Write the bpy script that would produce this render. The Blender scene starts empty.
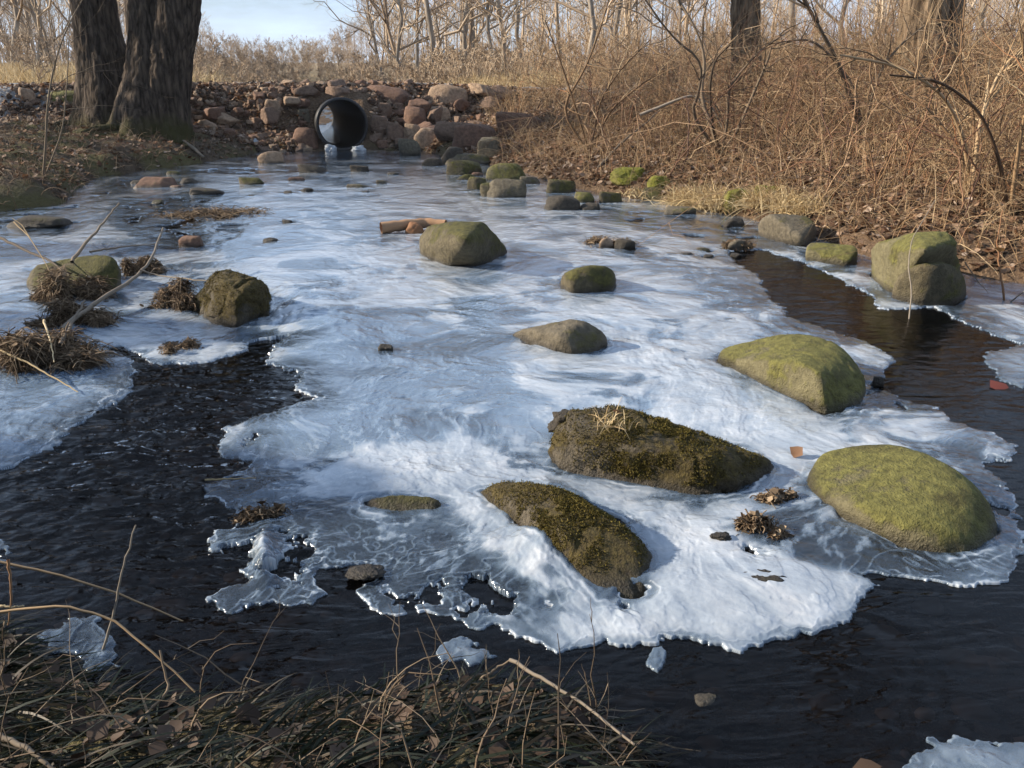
import bpy, math, random
import numpy as np
from mathutils import Vector

sc = bpy.context.scene
COL = sc.collection
R = math.radians
rng = np.random.default_rng(7)
random.seed(7)

# ------------------------------------------------------------------ camera
FPX = 870.0
CAMZ = 1.5
PITCH = math.atan((384 - 62) / FPX)
cam = bpy.data.cameras.new('camera')
cam.sensor_width = 36
cam.lens = FPX / 1024 * 36
cam.clip_start = 0.05
cam.clip_end = 3000
co = bpy.data.objects.new('camera', cam)
COL.objects.link(co)
co.location = (0, 0, CAMZ)
co.rotation_euler = (math.pi / 2 - PITCH, 0, 0)
sc.camera = co

# ------------------------------------------------------------------ light
HAZE = 0.0004
SUN_EL = 24.0
SUN_AZ = -3.0          # degrees behind the pure left direction
sdir = Vector((-math.cos(R(SUN_AZ)) * math.cos(R(SUN_EL)), -math.sin(R(SUN_AZ)) * math.cos(R(SUN_EL)), math.sin(R(SUN_EL))))
world = bpy.data.worlds.new('World')
sc.world = world
world.use_nodes = True
wn = world.node_tree
wn.nodes.clear()
wo = wn.nodes.new('ShaderNodeOutputWorld')
bg = wn.nodes.new('ShaderNodeBackground')
sky = wn.nodes.new('ShaderNodeTexSky')
sky.sky_type = 'NISHITA'
sky.sun_disc = False
sky.sun_elevation = R(SUN_EL)
sky.sun_rotation = math.atan2(sdir.x, sdir.y)
sky.air_density = 1.0
sky.dust_density = 0.5
sky.ozone_density = 3.5
bg.inputs[1].default_value = 0.050
# thin winter cloud in the sky, laid out by direction
tc = wn.nodes.new('ShaderNodeTexCoord')
mp = wn.nodes.new('ShaderNodeMapping')
mp.inputs['Scale'].default_value = (1.6, 1.6, 7)
cn = wn.nodes.new('ShaderNodeTexNoise')
cn.inputs['Scale'].default_value = 2.2
cn.inputs['Detail'].default_value = 7
cn.inputs['Roughness'].default_value = 0.6
cr = wn.nodes.new('ShaderNodeMapRange')
cr.inputs[1].default_value = 0.42
cr.inputs[2].default_value = 0.66
cm = wn.nodes.new('ShaderNodeMath')
cm.operation = 'MULTIPLY_ADD'
cm.inputs[1].default_value = 0.5
cm.inputs[2].default_value = 0.35
cx = wn.nodes.new('ShaderNodeMixRGB')
cx.inputs[2].default_value = (9.0, 11.6, 16.0, 1)
L = wn.links.new
L(tc.outputs['Generated'], mp.inputs[0]); L(mp.outputs[0], cn.inputs[0]); L(cn.outputs[0], cr.inputs[0])
L(cr.outputs[0], cm.inputs[0]); L(cm.outputs[0], cx.inputs[0]); L(sky.outputs[0], cx.inputs[1])
L(cx.outputs[0], bg.inputs[0]); L(bg.outputs[0], wo.inputs[0])

sun = bpy.data.lights.new('sun', 'SUN')
sun.energy = 5.0
sun.angle = R(0.55)
sun.color = (1.0, 0.89, 0.74)
so = bpy.data.objects.new('sun', sun)
COL.objects.link(so)
so.rotation_euler = sdir.to_track_quat('Z', 'Y').to_euler()

sc.view_settings.view_transform = 'Standard'
sc.view_settings.look = 'None'
sc.view_settings.exposure = 1.0
sc.view_settings.gamma = 1
sc.cycles.max_bounces = 8
sc.cycles.transparent_max_bounces = 16
sc.cycles.diffuse_bounces = 3
sc.cycles.glossy_bounces = 3
sc.cycles.caustics_reflective = False
sc.cycles.caustics_refractive = False
sc.cycles.sample_clamp_indirect = 6
try:
    sc.cycles.use_denoising = True
    sc.cycles.denoiser = 'OPENIMAGEDENOISE'
except Exception:
    pass

# ------------------------------------------------------------------ pixel helpers
SP, CP = math.sin(PITCH), math.cos(PITCH)

def ray(px, py):
    xc = (np.asarray(px, float) - 512) / FPX
    yc = (384 - np.asarray(py, float)) / FPX
    return xc, CP + yc * SP, -SP + yc * CP

def P(px, py, z=0.0):                     # pixel -> point on the level plane z
    dx, dy, dz = ray(px, py)
    t = (z - CAMZ) / dz
    return np.array([dx * t, dy * t, z + 0 * t]).T

def PY(px, py, Y):                        # pixel -> point on the upright plane y = Y
    dx, dy, dz = ray(px, py)
    t = Y / dy
    return np.array([float(dx * t), float(Y), float(CAMZ + dz * t)])

def project(x, y, z=0.0):
    zz = z - CAMZ
    depth = y * CP - zz * SP
    up = y * SP + zz * CP
    return 512 + FPX * x / depth, 384 - FPX * up / depth

# ------------------------------------------------------------------ noise
_perm = np.random.default_rng(3).permutation(512)
_perm = np.concatenate([_perm, _perm, _perm])
_g3 = np.random.default_rng(5).normal(size=(512, 3))
_g3 /= np.linalg.norm(_g3, axis=1)[:, None]

def noise3(p):
    p = np.asarray(p, float)
    i = np.floor(p).astype(np.int64)
    f = p - i
    u = f * f * f * (f * (f * 6 - 15) + 10)
    i &= 511
    out = 0
    for a in (0, 1):
        for b in (0, 1):
            for c in (0, 1):
                h = _perm[_perm[_perm[(i[:, 0] + a) & 511] + ((i[:, 1] + b) & 511)] + ((i[:, 2] + c) & 511)]
                g = _g3[h & 511]
                d = g[:, 0] * (f[:, 0] - a) + g[:, 1] * (f[:, 1] - b) + g[:, 2] * (f[:, 2] - c)
                w = (u[:, 0] if a else 1 - u[:, 0]) * (u[:, 1] if b else 1 - u[:, 1]) * (u[:, 2] if c else 1 - u[:, 2])
                out = out + d * w
    return out * 1.6

def fbm(p, octaves=4, lac=2.1, gain=0.5):
    s = 0; a = 1; t = 0
    q = np.array(p, float)
    for k in range(octaves):
        s = s + a * noise3(q + 17.3 * k); t += a
        a *= gain; q = q * lac
    return s / t

def xy0(x, y, s=1.0, z=0.0, sy=None):
    return np.stack([x * s, y * (sy or s), np.full_like(x, z)], 1)

def sstep(a, b, x):
    t = np.clip((x - a) / (b - a), 0, 1)
    return t * t * (3 - 2 * t)

def polysdf(poly, x, y):                  # negative inside
    poly = np.asarray(poly, float)
    d2 = np.full(x.shape, 1e18)
    inside = np.zeros(x.shape, bool)
    n = len(poly)
    for i in range(n):
        ax, ay = poly[i]; bx, by = poly[(i + 1) % n]
        ex, ey = bx - ax, by - ay
        wx, wy = x - ax, y - ay
        t = np.clip((wx * ex + wy * ey) / (ex * ex + ey * ey + 1e-12), 0, 1)
        d2 = np.minimum(d2, (wx - t * ex) ** 2 + (wy - t * ey) ** 2)
        c = (ay > y) != (by > y)
        xi = ax + (y - ay) * ex / (ey if abs(ey) > 1e-12 else 1e-12)
        inside ^= c & (x < xi)
    d = np.sqrt(d2)
    return np.where(inside, -d, d)

# ------------------------------------------------------------------ mesh helpers
def tag(o, label=None, cat=None, group=None, kind=None):
    if label: o['label'] = label
    if cat: o['category'] = cat
    if group: o['group'] = group
    if kind: o['kind'] = kind
    return o

def mesh(name, V, F, mats=None, parent=None, smooth=True, attrs=None):
    """V (n,3), F (m,3|4) int arrays or a list of such arrays"""
    me = bpy.data.meshes.new(name)
    V = np.asarray(V, np.float32)
    Fs = F if isinstance(F, list) else [F]
    Fs = [np.asarray(f, np.int32) for f in Fs if len(f)]
    me.vertices.add(len(V)); me.vertices.foreach_set('co', V.ravel())
    nl = sum(f.size for f in Fs); nf = sum(len(f) for f in Fs)
    me.loops.add(nl); me.loops.foreach_set('vertex_index', np.concatenate([f.ravel() for f in Fs]))
    me.polygons.add(nf)
    tot = np.concatenate([np.full(len(f), f.shape[1]) for f in Fs])
    st = np.concatenate([[0], np.cumsum(tot)[:-1]])
    me.polygons.foreach_set('loop_start', st.astype(np.int32))
    me.polygons.foreach_set('loop_total', tot.astype(np.int32))
    me.polygons.foreach_set('use_smooth', np.full(nf, smooth))
    if attrs:
        for k, a in attrs.items():
            at = me.attributes.new(k, 'FLOAT', 'POINT')
            at.data.foreach_set('value', np.asarray(a, np.float32))
    me.update(calc_edges=True)
    me.validate()
    if mats: me.materials.append(mats)
    o = bpy.data.objects.new(name, me)
    COL.objects.link(o)
    if parent: o.parent = parent
    return o

def empty(name, loc=(0, 0, 0)):
    o = bpy.data.objects.new(name, None)
    o.empty_display_size = 0.1
    COL.objects.link(o)
    o.location = loc
    return o

class MB:
    def __init__(s): s.V = []; s.F = {}; s.n = 0; s.A = []
    def add(s, V, F, a=None):
        V = np.asarray(V, float).reshape(-1, 3); F = np.asarray(F, np.int64)
        s.V.append(V); s.F.setdefault(F.shape[1], []).append(F + s.n); s.n += len(V)
        s.A.append(np.zeros(len(V)) if a is None else np.asarray(a, float))
    def build(s, name, m, parent=None, origin=None, smooth=True):
        V = np.concatenate(s.V)
        if origin is not None: V = V - np.asarray(origin)
        o = mesh(name, V, [np.concatenate(f) for f in s.F.values()], m, parent, smooth, {'rnd': np.concatenate(s.A)})
        if origin is not None and parent is None: o.location = origin
        return o

def tubes(mb, C, rad, sides=3, a=None, caps=False):
    """C (N,K,3) centre lines, rad (N,K)"""
    C = np.asarray(C, float); rad = np.asarray(rad, float)
    N, K, _ = C.shape
    T = np.gradient(C, axis=1)
    T /= np.linalg.norm(T, axis=2)[..., None] + 1e-9
    ref = np.zeros_like(T); ref[...] = np.array([0.31, 0.95, 0.05])
    tm = T.mean(1)
    alt = np.abs(tm @ np.array([0.31, 0.95, 0.05])) > 0.85
    ref[alt] = np.array([0.05, 0.1, 0.99])
    A = np.cross(T, ref); A /= np.linalg.norm(A, axis=2)[..., None] + 1e-9
    B = np.cross(T, A)
    th = np.arange(sides) * 2 * math.pi / sides
    V = C[:, :, None] + rad[:, :, None, None] * (A[:, :, None] * np.cos(th)[:, None] + B[:, :, None] * np.sin(th)[:, None])
    idx = np.arange(N * K * sides).reshape(N, K, sides)
    nx = np.roll(idx, -1, axis=2)
    F = np.stack([idx[:, :-1], nx[:, :-1], nx[:, 1:], idx[:, 1:]], -1).reshape(-1, 4)
    av = np.repeat(np.asarray(a if a is not None else rng.random(N)), K * sides)
    mb.add(V.reshape(-1, 3), F, av)

def ribbons(mb, C, wid, side, a=None):
    """flat blades: C (N,K,3), wid (N,K), side (N,3)"""
    N, K, _ = C.shape
    V = np.stack([C - side[:, None] * wid[..., None], C + side[:, None] * wid[..., None]], 2)
    idx = np.arange(N * K * 2).reshape(N, K, 2)
    F = np.stack([idx[:, :-1, 0], idx[:, :-1, 1], idx[:, 1:, 1], idx[:, 1:, 0]], -1).reshape(-1, 4)
    av = np.repeat(np.asarray(a if a is not None else rng.random(N)), K * 2)
    mb.add(V.reshape(-1, 3), F, av)

def unit(v): return v / (np.linalg.norm(v, axis=-1, keepdims=True) + 1e-9)

def leaves(mb, p, size, flat=0.5, r=None):
    """curled dead leaves: p (N,3)"""
    r = r or rng
    N = len(p)
    nrm = unit(np.stack([r.normal(0, flat, N), r.normal(0, flat, N), np.ones(N)], 1))
    th = r.random(N) * 6.283
    t = np.stack([np.cos(th), np.sin(th), np.zeros(N)], 1)
    t = unit(t - nrm * (t * nrm).sum(1, keepdims=True))
    b = np.cross(nrm, t)
    s = np.asarray(size)[:, None]
    cu = r.uniform(-0.15, 0.5, (N, 1)); cw = r.uniform(0.3, 0.5, (N, 1))
    v = [p - t * s * .5 + nrm * s * cu * .5, p - t * s * .12 + b * s * cw + nrm * s * cu * .6, p - t * s * .12 - b * s * cw + nrm * s * cu * .5,
         p, p + t * s * .22 + b * s * cw * .7 + nrm * s * cu * .7, p + t * s * .25 - b * s * cw * .75 + nrm * s * cu * .4, p + t * s * .55 + nrm * s * cu]
    V = np.stack(v, 1)
    base = (np.arange(N) * 7)[:, None]
    F = np.concatenate([base + np.array(q) for q in ([0, 1, 3, 2], [3, 1, 4, 6], [2, 3, 6, 5])])
    mb.add(V.reshape(-1, 3), F, np.repeat(r.random(N), 7))

# ------------------------------------------------------------------ materials
def mat(name):
    m = bpy.data.materials.new(name); m.use_nodes = True
    nt = m.node_tree; nt.nodes.clear()
    out = nt.nodes.new('ShaderNodeOutputMaterial')
    return m, nt, out

def nd(nt, kind, **kw):
    n = nt.nodes.new(kind)
    for k, v in kw.items():
        if k.startswith('i_'):
            key = k[2:]
            n.inputs[int(key) if key.isdigit() else key.replace('_', ' ')].default_value = v
        else: setattr(n, k, v)
    return n

def ramp(nt, src, stops):
    r = nt.nodes.new('ShaderNodeValToRGB')
    e = r.color_ramp.elements
    while len(e) < len(stops): e.new(0.5)
    for el, (p, c) in zip(e, stops):
        el.position = p; el.color = (*c, 1) if len(c) == 3 else c
    nt.links.new(src, r.inputs[0])
    return r.outputs[0]

def noise_n(nt, scale, detail=5, rough=0.6, vec=None, dist=0.0):
    n = nd(nt, 'ShaderNodeTexNoise', i_Scale=scale, i_Detail=detail, i_Roughness=rough, i_Distortion=dist)
    if vec is not None: nt.links.new(vec, n.inputs['Vector'])
    return n.outputs[0]

def coords(nt, which='Object', scale=None):
    t = nt.nodes.new('ShaderNodeTexCoord').outputs[which]
    if scale:
        m = nd(nt, 'ShaderNodeMapping', i_Scale=scale); nt.links.new(t, m.inputs[0]); return m.outputs[0]
    return t

def mathn(nt, op, a, b=0.0, clamp=False):
    m = nt.nodes.new('ShaderNodeMath'); m.operation = op; m.use_clamp = clamp
    for i, v in enumerate((a, b)):
        if isinstance(v, (int, float)): m.inputs[i].default_value = v
        else: nt.links.new(v, m.inputs[i])
    return m.outputs[0]

def mixc(nt, f, a, b):
    m = nt.nodes.new('ShaderNodeMixRGB')
    for i, v in enumerate((f, a, b)):
        if isinstance(v, (int, float)): m.inputs[i].default_value = v
        elif isinstance(v, tuple): m.inputs[i].default_value = (*v, 1)
        else: nt.links.new(v, m.inputs[i])
    return m.outputs[0]

def bump(nt, h, strength, dist, normal=None):
    b = nd(nt, 'ShaderNodeBump', i_Strength=strength, i_Distance=dist)
    nt.links.new(h, b.inputs['Height'])
    if normal is not None: nt.links.new(normal, b.inputs['Normal'])
    return b.outputs[0]

def attr(nt, name):
    a = nt.nodes.new('ShaderNodeAttribute'); a.attribute_name = name
    return a.outputs['Fac']

def finish(nt, out, color, rough=0.8, normal=None, spec=0.3):
    p = nt.nodes.new('ShaderNodeBsdfPrincipled')
    if isinstance(color, tuple): p.inputs['Base Color'].default_value = (*color, 1)
    else: nt.links.new(color, p.inputs['Base Color'])
    if isinstance(rough, (int, float)): p.inputs['Roughness'].default_value = rough
    else: nt.links.new(rough, p.inputs['Roughness'])
    p.inputs['Specular IOR Level'].default_value = spec
    if normal is not None: nt.links.new(normal, p.inputs['Normal'])
    nt.links.new(p.outputs[0], out.inputs[0])
    return p

def rnd_mat(name, stops, rough=0.8, spec=0.25, translucent=0.0, noise=None):
    """colour drawn per element from its own random number"""
    m, nt, out = mat(name)
    c = ramp(nt, attr(nt, 'rnd'), stops)
    if noise:
        c = mixc(nt, mathn(nt, 'MULTIPLY', noise_n(nt, noise), 0.8), c, stops[0][1])
    p = finish(nt, out, c, rough, None, spec)
    if translucent:
        t = nt.nodes.new('ShaderNodeBsdfTranslucent'); nt.links.new(c, t.inputs[0])
        mx = nt.nodes.new('ShaderNodeMixShader'); mx.inputs[0].default_value = translucent
        nt.links.new(p.outputs[0], mx.inputs[1]); nt.links.new(t.outputs[0], mx.inputs[2]); nt.links.new(mx.outputs[0], out.inputs[0])
    return m

def rock_mat(name, stone, moss, amount, mossup=0.6, fine=34, wet=0.0, lichen=None, hz=0.0, lscale=9):
    """stone (dark, light), moss (dark, light); amount shifts coverage; the foot of the stone is wet"""
    m, nt, out = mat(name)
    oc = coords(nt, 'Object')
    n1 = noise_n(nt, 5, 7, 0.62, oc); n2 = noise_n(nt, fine, 6, 0.65, oc); n3 = noise_n(nt, 2.2, 3, 0.5, oc); n4 = noise_n(nt, 120, 3, 0.6, oc)
    st = mixc(nt, n1, stone[0], stone[1])
    st = mixc(nt, ramp(nt, n2, [(0.38, (0, 0, 0)), (0.62, (1, 1, 1))]), st, mixc(nt, 0.6, st, tuple(min(1, 1.5 * c) for c in stone[1])))
    g = nt.nodes.new('ShaderNodeNewGeometry')
    sx = nt.nodes.new('ShaderNodeSeparateXYZ'); nt.links.new(g.outputs['Normal'], sx.inputs[0])
    up = mathn(nt, 'MULTIPLY', sx.outputs[2], mossup)
    f = mathn(nt, 'ADD', up, mathn(nt, 'MULTIPLY', mathn(nt, 'SUBTRACT', n1, 0.5), 1.6))
    f = mathn(nt, 'ADD', f, mathn(nt, 'MULTIPLY', mathn(nt, 'SUBTRACT', n3, 0.5), 1.4))
    f = mathn(nt, 'ADD', f, mathn(nt, 'MULTIPLY', mathn(nt, 'SUBTRACT', n2, 0.5), 0.8))
    f = mathn(nt, 'ADD', f, amount, True)
    f = ramp(nt, f, [(0.35, (0, 0, 0)), (0.6, (1, 1, 1))])
    mc = mixc(nt, ramp(nt, n2, [(0.3, (0, 0, 0)), (0.7, (1, 1, 1))]), moss[0], moss[1])
    c = mixc(nt, f, st, mc)
    if lichen:
        lv = ramp(nt, noise_n(nt, lscale, 5, 0.7, oc), [(0.54, (0, 0, 0)), (0.62, (1, 1, 1))])
        c = mixc(nt, mathn(nt, 'MULTIPLY', lv, 0.6), c, lichen)
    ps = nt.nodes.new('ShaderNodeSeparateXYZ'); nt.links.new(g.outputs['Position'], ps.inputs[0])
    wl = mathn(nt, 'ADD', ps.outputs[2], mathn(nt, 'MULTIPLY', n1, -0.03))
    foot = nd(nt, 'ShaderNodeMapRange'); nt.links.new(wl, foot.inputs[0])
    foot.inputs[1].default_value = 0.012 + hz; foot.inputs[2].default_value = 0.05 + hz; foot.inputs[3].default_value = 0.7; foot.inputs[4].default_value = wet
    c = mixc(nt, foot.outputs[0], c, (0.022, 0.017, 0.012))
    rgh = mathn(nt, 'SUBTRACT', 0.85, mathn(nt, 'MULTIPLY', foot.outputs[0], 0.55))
    h = mathn(nt, 'ADD', n2, mathn(nt, 'MULTIPLY', n4, 0.35))
    h = mathn(nt, 'ADD', h, mathn(nt, 'MULTIPLY', f, 0.3))
    finish(nt, out, c, rgh, bump(nt, h, 0.9, 0.018), 0.3)
    return m

M = {}
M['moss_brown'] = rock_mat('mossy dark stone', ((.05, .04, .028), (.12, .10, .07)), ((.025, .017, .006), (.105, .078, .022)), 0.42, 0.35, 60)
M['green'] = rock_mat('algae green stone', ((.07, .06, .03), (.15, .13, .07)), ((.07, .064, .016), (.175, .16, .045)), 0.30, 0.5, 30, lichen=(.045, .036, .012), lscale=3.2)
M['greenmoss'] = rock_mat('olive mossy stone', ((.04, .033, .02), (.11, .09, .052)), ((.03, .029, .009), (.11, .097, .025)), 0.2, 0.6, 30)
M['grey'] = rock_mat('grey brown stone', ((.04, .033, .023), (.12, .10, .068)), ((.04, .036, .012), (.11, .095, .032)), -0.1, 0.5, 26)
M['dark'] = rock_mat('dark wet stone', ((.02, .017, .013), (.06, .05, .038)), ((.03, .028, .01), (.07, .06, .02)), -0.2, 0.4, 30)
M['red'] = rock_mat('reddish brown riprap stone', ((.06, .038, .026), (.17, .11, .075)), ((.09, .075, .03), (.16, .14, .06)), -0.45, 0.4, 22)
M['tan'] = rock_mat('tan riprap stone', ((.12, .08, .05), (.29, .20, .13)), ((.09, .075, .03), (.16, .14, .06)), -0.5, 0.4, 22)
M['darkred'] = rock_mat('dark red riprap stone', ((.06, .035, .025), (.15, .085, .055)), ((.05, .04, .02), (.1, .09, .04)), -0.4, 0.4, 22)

def bark(name, dark, light, moss=None, sx=9, bs=1.0):
    m, nt, out = mat(name)
    oc = coords(nt, 'Object', (sx, sx, sx * 0.16))
    n = noise_n(nt, 1.6, 8, 0.65, oc, 0.6)
    v = nd(nt, 'ShaderNodeTexVoronoi', feature='DISTANCE_TO_EDGE', i_Scale=1.4); nt.links.new(oc, v.inputs[0])
    h = mathn(nt, 'ADD', n, mathn(nt, 'MULTIPLY', v.outputs[0], 0.8))
    c = mixc(nt, ramp(nt, h, [(0.42, (0, 0, 0)), (0.95, (1, 1, 1))]), dark, light)
    if moss:
        g = nt.nodes.new('ShaderNodeNewGeometry')
        ps = nt.nodes.new('ShaderNodeSeparateXYZ'); nt.links.new(g.outputs['Position'], ps.inputs[0])
        k = mathn(nt, 'SUBTRACT', mathn(nt, 'ADD', 0.75, noise_n(nt, 3, 4, 0.6, coords(nt))), mathn(nt, 'MULTIPLY', ps.outputs[2], 1.25), True)
        c = mixc(nt, ramp(nt, k, [(0.35, (0, 0, 0)), (0.7, (1, 1, 1))]), c, moss)
    finish(nt, out, c, 0.9, bump(nt, h, bs, 0.05), 0.15)
    return m
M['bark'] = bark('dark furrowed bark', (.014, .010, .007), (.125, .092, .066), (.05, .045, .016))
M['bark_sun'] = bark('sunlit brown furrowed bark', (.06, .04, .025), (.32, .23, .145))  # sunlight on the right-hand trunks is put into this lighter colour
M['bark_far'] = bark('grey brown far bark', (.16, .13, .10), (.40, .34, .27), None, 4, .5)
M['twig_tan'] = rnd_mat('tan dry twig', [(0, (.07, .04, .022)), (0.35, (.20, .12, .06)), (0.6, (.33, .22, .12)), (0.85, (.46, .34, .20)), (1, (.30, .13, .055))])
M['twig_dark'] = rnd_mat('dark twig bark', [(0, (.05, .035, .022)), (0.6, (.12, .085, .055)), (1, (.2, .15, .1))])
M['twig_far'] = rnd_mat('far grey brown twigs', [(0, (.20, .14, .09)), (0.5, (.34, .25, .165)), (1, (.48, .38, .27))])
M['leaf'] = rnd_mat('dead leaf', [(0, (.06, .028, .014)), (0.3, (.20, .10, .05)), (0.65, (.38, .23, .135)), (0.9, (.54, .39, .27)), (1, (.60, .48, .38))], 0.65, 0.3, 0.2, 40)
M['rubble'] = rnd_mat('reddish rubble', [(0, (.035, .022, .014)), (0.5, (.12, .075, .05)), (1, (.26, .19, .13))], 0.85, 0.2)
M['pebble'] = rnd_mat('stream pebble', [(0, (.04, .028, .018)), (0.5, (.13, .088, .055)), (0.85, (.23, .17, .12)), (1, (.36, .31, .26))], 0.5, 0.4)
M['mossfuzz'] = rnd_mat('moss fibres', [(0, (.035, .028, .007)), (0.6, (.11, .085, .018)), (1, (.20, .155, .04))], 0.8, 0.15, 0.15)
M['briar'] = rnd_mat('briar cane', [(0, (.05, .022, .014)), (0.5, (.15, .07, .035)), (0.8, (.28, .17, .09)), (1, (.38, .27, .16))], 0.6, 0.3)
M['leaf_dark'] = rnd_mat('shade-darkened leaf', [(0, (.02, .012, .008)), (0.6, (.06, .035, .02)), (1, (.09, .06, .042))], 0.7, 0.3, 0.1)  # near leaves: deep shade is put into the dark colour
M['leaf_orange'] = rnd_mat('orange dead leaf', [(0, (.42, .17, .04)), (1, (.5, .25, .07))], 0.6, 0.3, 0.2)
M['leaf_red'] = rnd_mat('dark red leaf', [(0, (.15, .03, .02)), (1, (.2, .05, .03))], 0.6, 0.3, 0.2)
M['drygrass'] = rnd_mat('dry straw grass', [(0, (.24, .16, .07)), (0.5, (.50, .37, .19)), (1, (.66, .53, .32))], 0.6, 0.3, 0.25)
M['shadegrass'] = rnd_mat('shade-darkened bank grass', [(0, (.006, .010, .004)), (0.5, (.014, .020, .008)), (0.75, (.035, .028, .018)), (1, (.14, .11, .075))], 0.6, 0.35, 0.15)  # blade colours darkened to carry the shade of the near bank
M['deadgrass'] = rnd_mat('matted dead grass', [(0, (.05, .032, .018)), (0.5, (.15, .10, .06)), (1, (.34, .25, .16))], 0.75, 0.2, 0.15)
M['moss'] = rock_mat('bright cushion moss', ((.10, .09, .02), (.2, .18, .05)), ((.11, .11, .015), (.27, .26, .04)), 0.4, 0.4, 90)
M['wood'] = rnd_mat('weathered wood', [(0, (.20, .10, .05)), (0.5, (.34, .19, .10)), (1, (.42, .26, .15))], 0.8, 0.2, 0, 12)
M['greywood'] = rnd_mat('bleached dead branch', [(0, (.14, .11, .08)), (1, (.34, .29, .23))], 0.8, 0.2, 0, 25)
M['evergreen'] = rnd_mat('evergreen needles', [(0, (.018, .035, .012)), (1, (.04, .065, .02))], 0.7, 0.2, 0.1)

# ------------------------------------------------------------------ the channel, in plan
def pp(lst): return P(np.array([a for a, b in lst]), np.array([b for a, b in lst]))[:, :2]
STREAM = np.vstack([
    pp([(318, 151), (290, 152), (262, 152), (222, 160), (185, 166), (140, 172), (98, 178), (78, 190), (66, 204), (0, 212), (-180, 220)]),
    np.array([[-8.6, 8.2], [-8.2, 3.0], [-6.0, 2.2]]),
    pp([(-120, 585), (0, 620), (50, 668), (110, 690), (200, 705), (300, 700), (400, 692), (470, 680), (540, 690), (600, 716), (640, 745), (655, 790), (660, 850)]),
    np.array([[0.45, 0.2], [0.9, -1.5], [6.0, -2.0], [7.5, 3.0]]),
    pp([(1180, 318), (1024, 286), (960, 275), (900, 268), (860, 256), (800, 233), (740, 217), (680, 206), (620, 197), (560, 186), (520, 172), (450, 158), (420, 151), (375, 150.5)])])
OUTLET = np.array([[-6.4, 22.4], [-3.6, 22.9], [-6.5, 60], [-15, 60]])

PIPE_A = np.array([-3.05, 16.25]); PIPE_B = np.array([-4.95, 23.0]); PIPE_R = 0.435; PIPE_Z = 0.45; PIPE_DROP = 0.25
PD = (PIPE_B - PIPE_A); PLEN = np.linalg.norm(PD); PD = PD / PLEN

def stream_sdf(x, y):
    return np.minimum(polysdf(STREAM, x, y), polysdf(OUTLET, x, y))

def road_y(x): return y_front(x)
def y_front(x): return 17.75 + 0.16 * (x + 3.2)

def road_z(x): return 1.06 - 0.2 * sstep(-3, 3, x)

def terrain(x, y, fine=True):
    x = np.asarray(x, float); y = np.asarray(y, float)
    d = stream_sdf(x, y)
    wob = fbm(xy0(x, y, 0.8), 3)
    dd = np.maximum(d, 0)
    wr = 1 / (1 + np.exp(-(x + 0.9) / 0.5))
    near = 1 / (1 + np.exp((y - 2.6) / 0.3)) * (1 / (1 + np.exp((x - 1.6) / 0.4)))
    zr = 0.13 * (1 - np.exp(-dd / .12)) + 0.85 * (1 - np.exp(-dd / 2.4))
    zl = 0.16 * (1 - np.exp(-dd / .2)) + 0.42 * (1 - np.exp(-dd / 1.8))
    zn = 0.05 * (1 - np.exp(-dd / .12)) + 0.20 * (1 - np.exp(-dd / 1.2))
    z = zr * wr + zl * (1 - wr)
    z = z * (1 - near) + zn * near
    z = z * (1 + 0.35 * wob * sstep(0, 1, dd))
    zin = -0.02 - 0.16 * (1 - np.exp(np.minimum(d, 0) / 0.35))
    z = np.where(d > 0, z, zin)
    # road bank
    yf = y - y_front(x)
    rz = road_z(x)
    up = sstep(-1.75, 0.0, yf + .45 * fbm(xy0(x, y, .9, 3.), 2)) * (1 - sstep(3.6, 5.3, yf))
    z = np.maximum(z, np.where(up > 0, up * rz, -9))
    far = sstep(5.3, 20, yf)
    chan = sstep(0, 4, polysdf(OUTLET, x, y))
    hill = sstep(70, 190, y) * (0.3 + 3.5 * sstep(0, 60, x))
    z = np.where(yf > 5.3, np.maximum(z, 0) * (1 - far) + far * (0.75 * chan + hill), z)
    if fine:
        n = fbm(xy0(x, y, 3.0), 4) * (0.05 + .06 * sstep(-1, -2.5, x) * sstep(8, 10, y)) + fbm(xy0(x, y, 14.0), 3) * 0.022
        rd = sstep(-0.3, 0.4, yf) * (1 - sstep(3.2, 3.9, yf))
        z = z + n * (1 - 0.75 * rd) * (0.4 + 0.6 * sstep(0, .3, d))
    return z, d

def tz(x, y):
    z, _ = terrain(np.array([x], float), np.array([y], float)); return float(z[0])

def hit(px, py):
    """where the sight line through a pixel meets ground or water"""
    dx, dy, dz = ray(px, py)
    t = np.concatenate([np.linspace(1.0, 30, 3000), np.linspace(30, 200, 1500)])
    X, Y, Z = dx * t, dy * t, CAMZ + dz * t
    g, _ = terrain(X, Y, False); g = np.maximum(g, 0)
    k = np.argmax(Z <= g)
    if not (Z <= g).any(): k = len(t) - 1
    return np.array([X[k], Y[k], g[k]])

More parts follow.
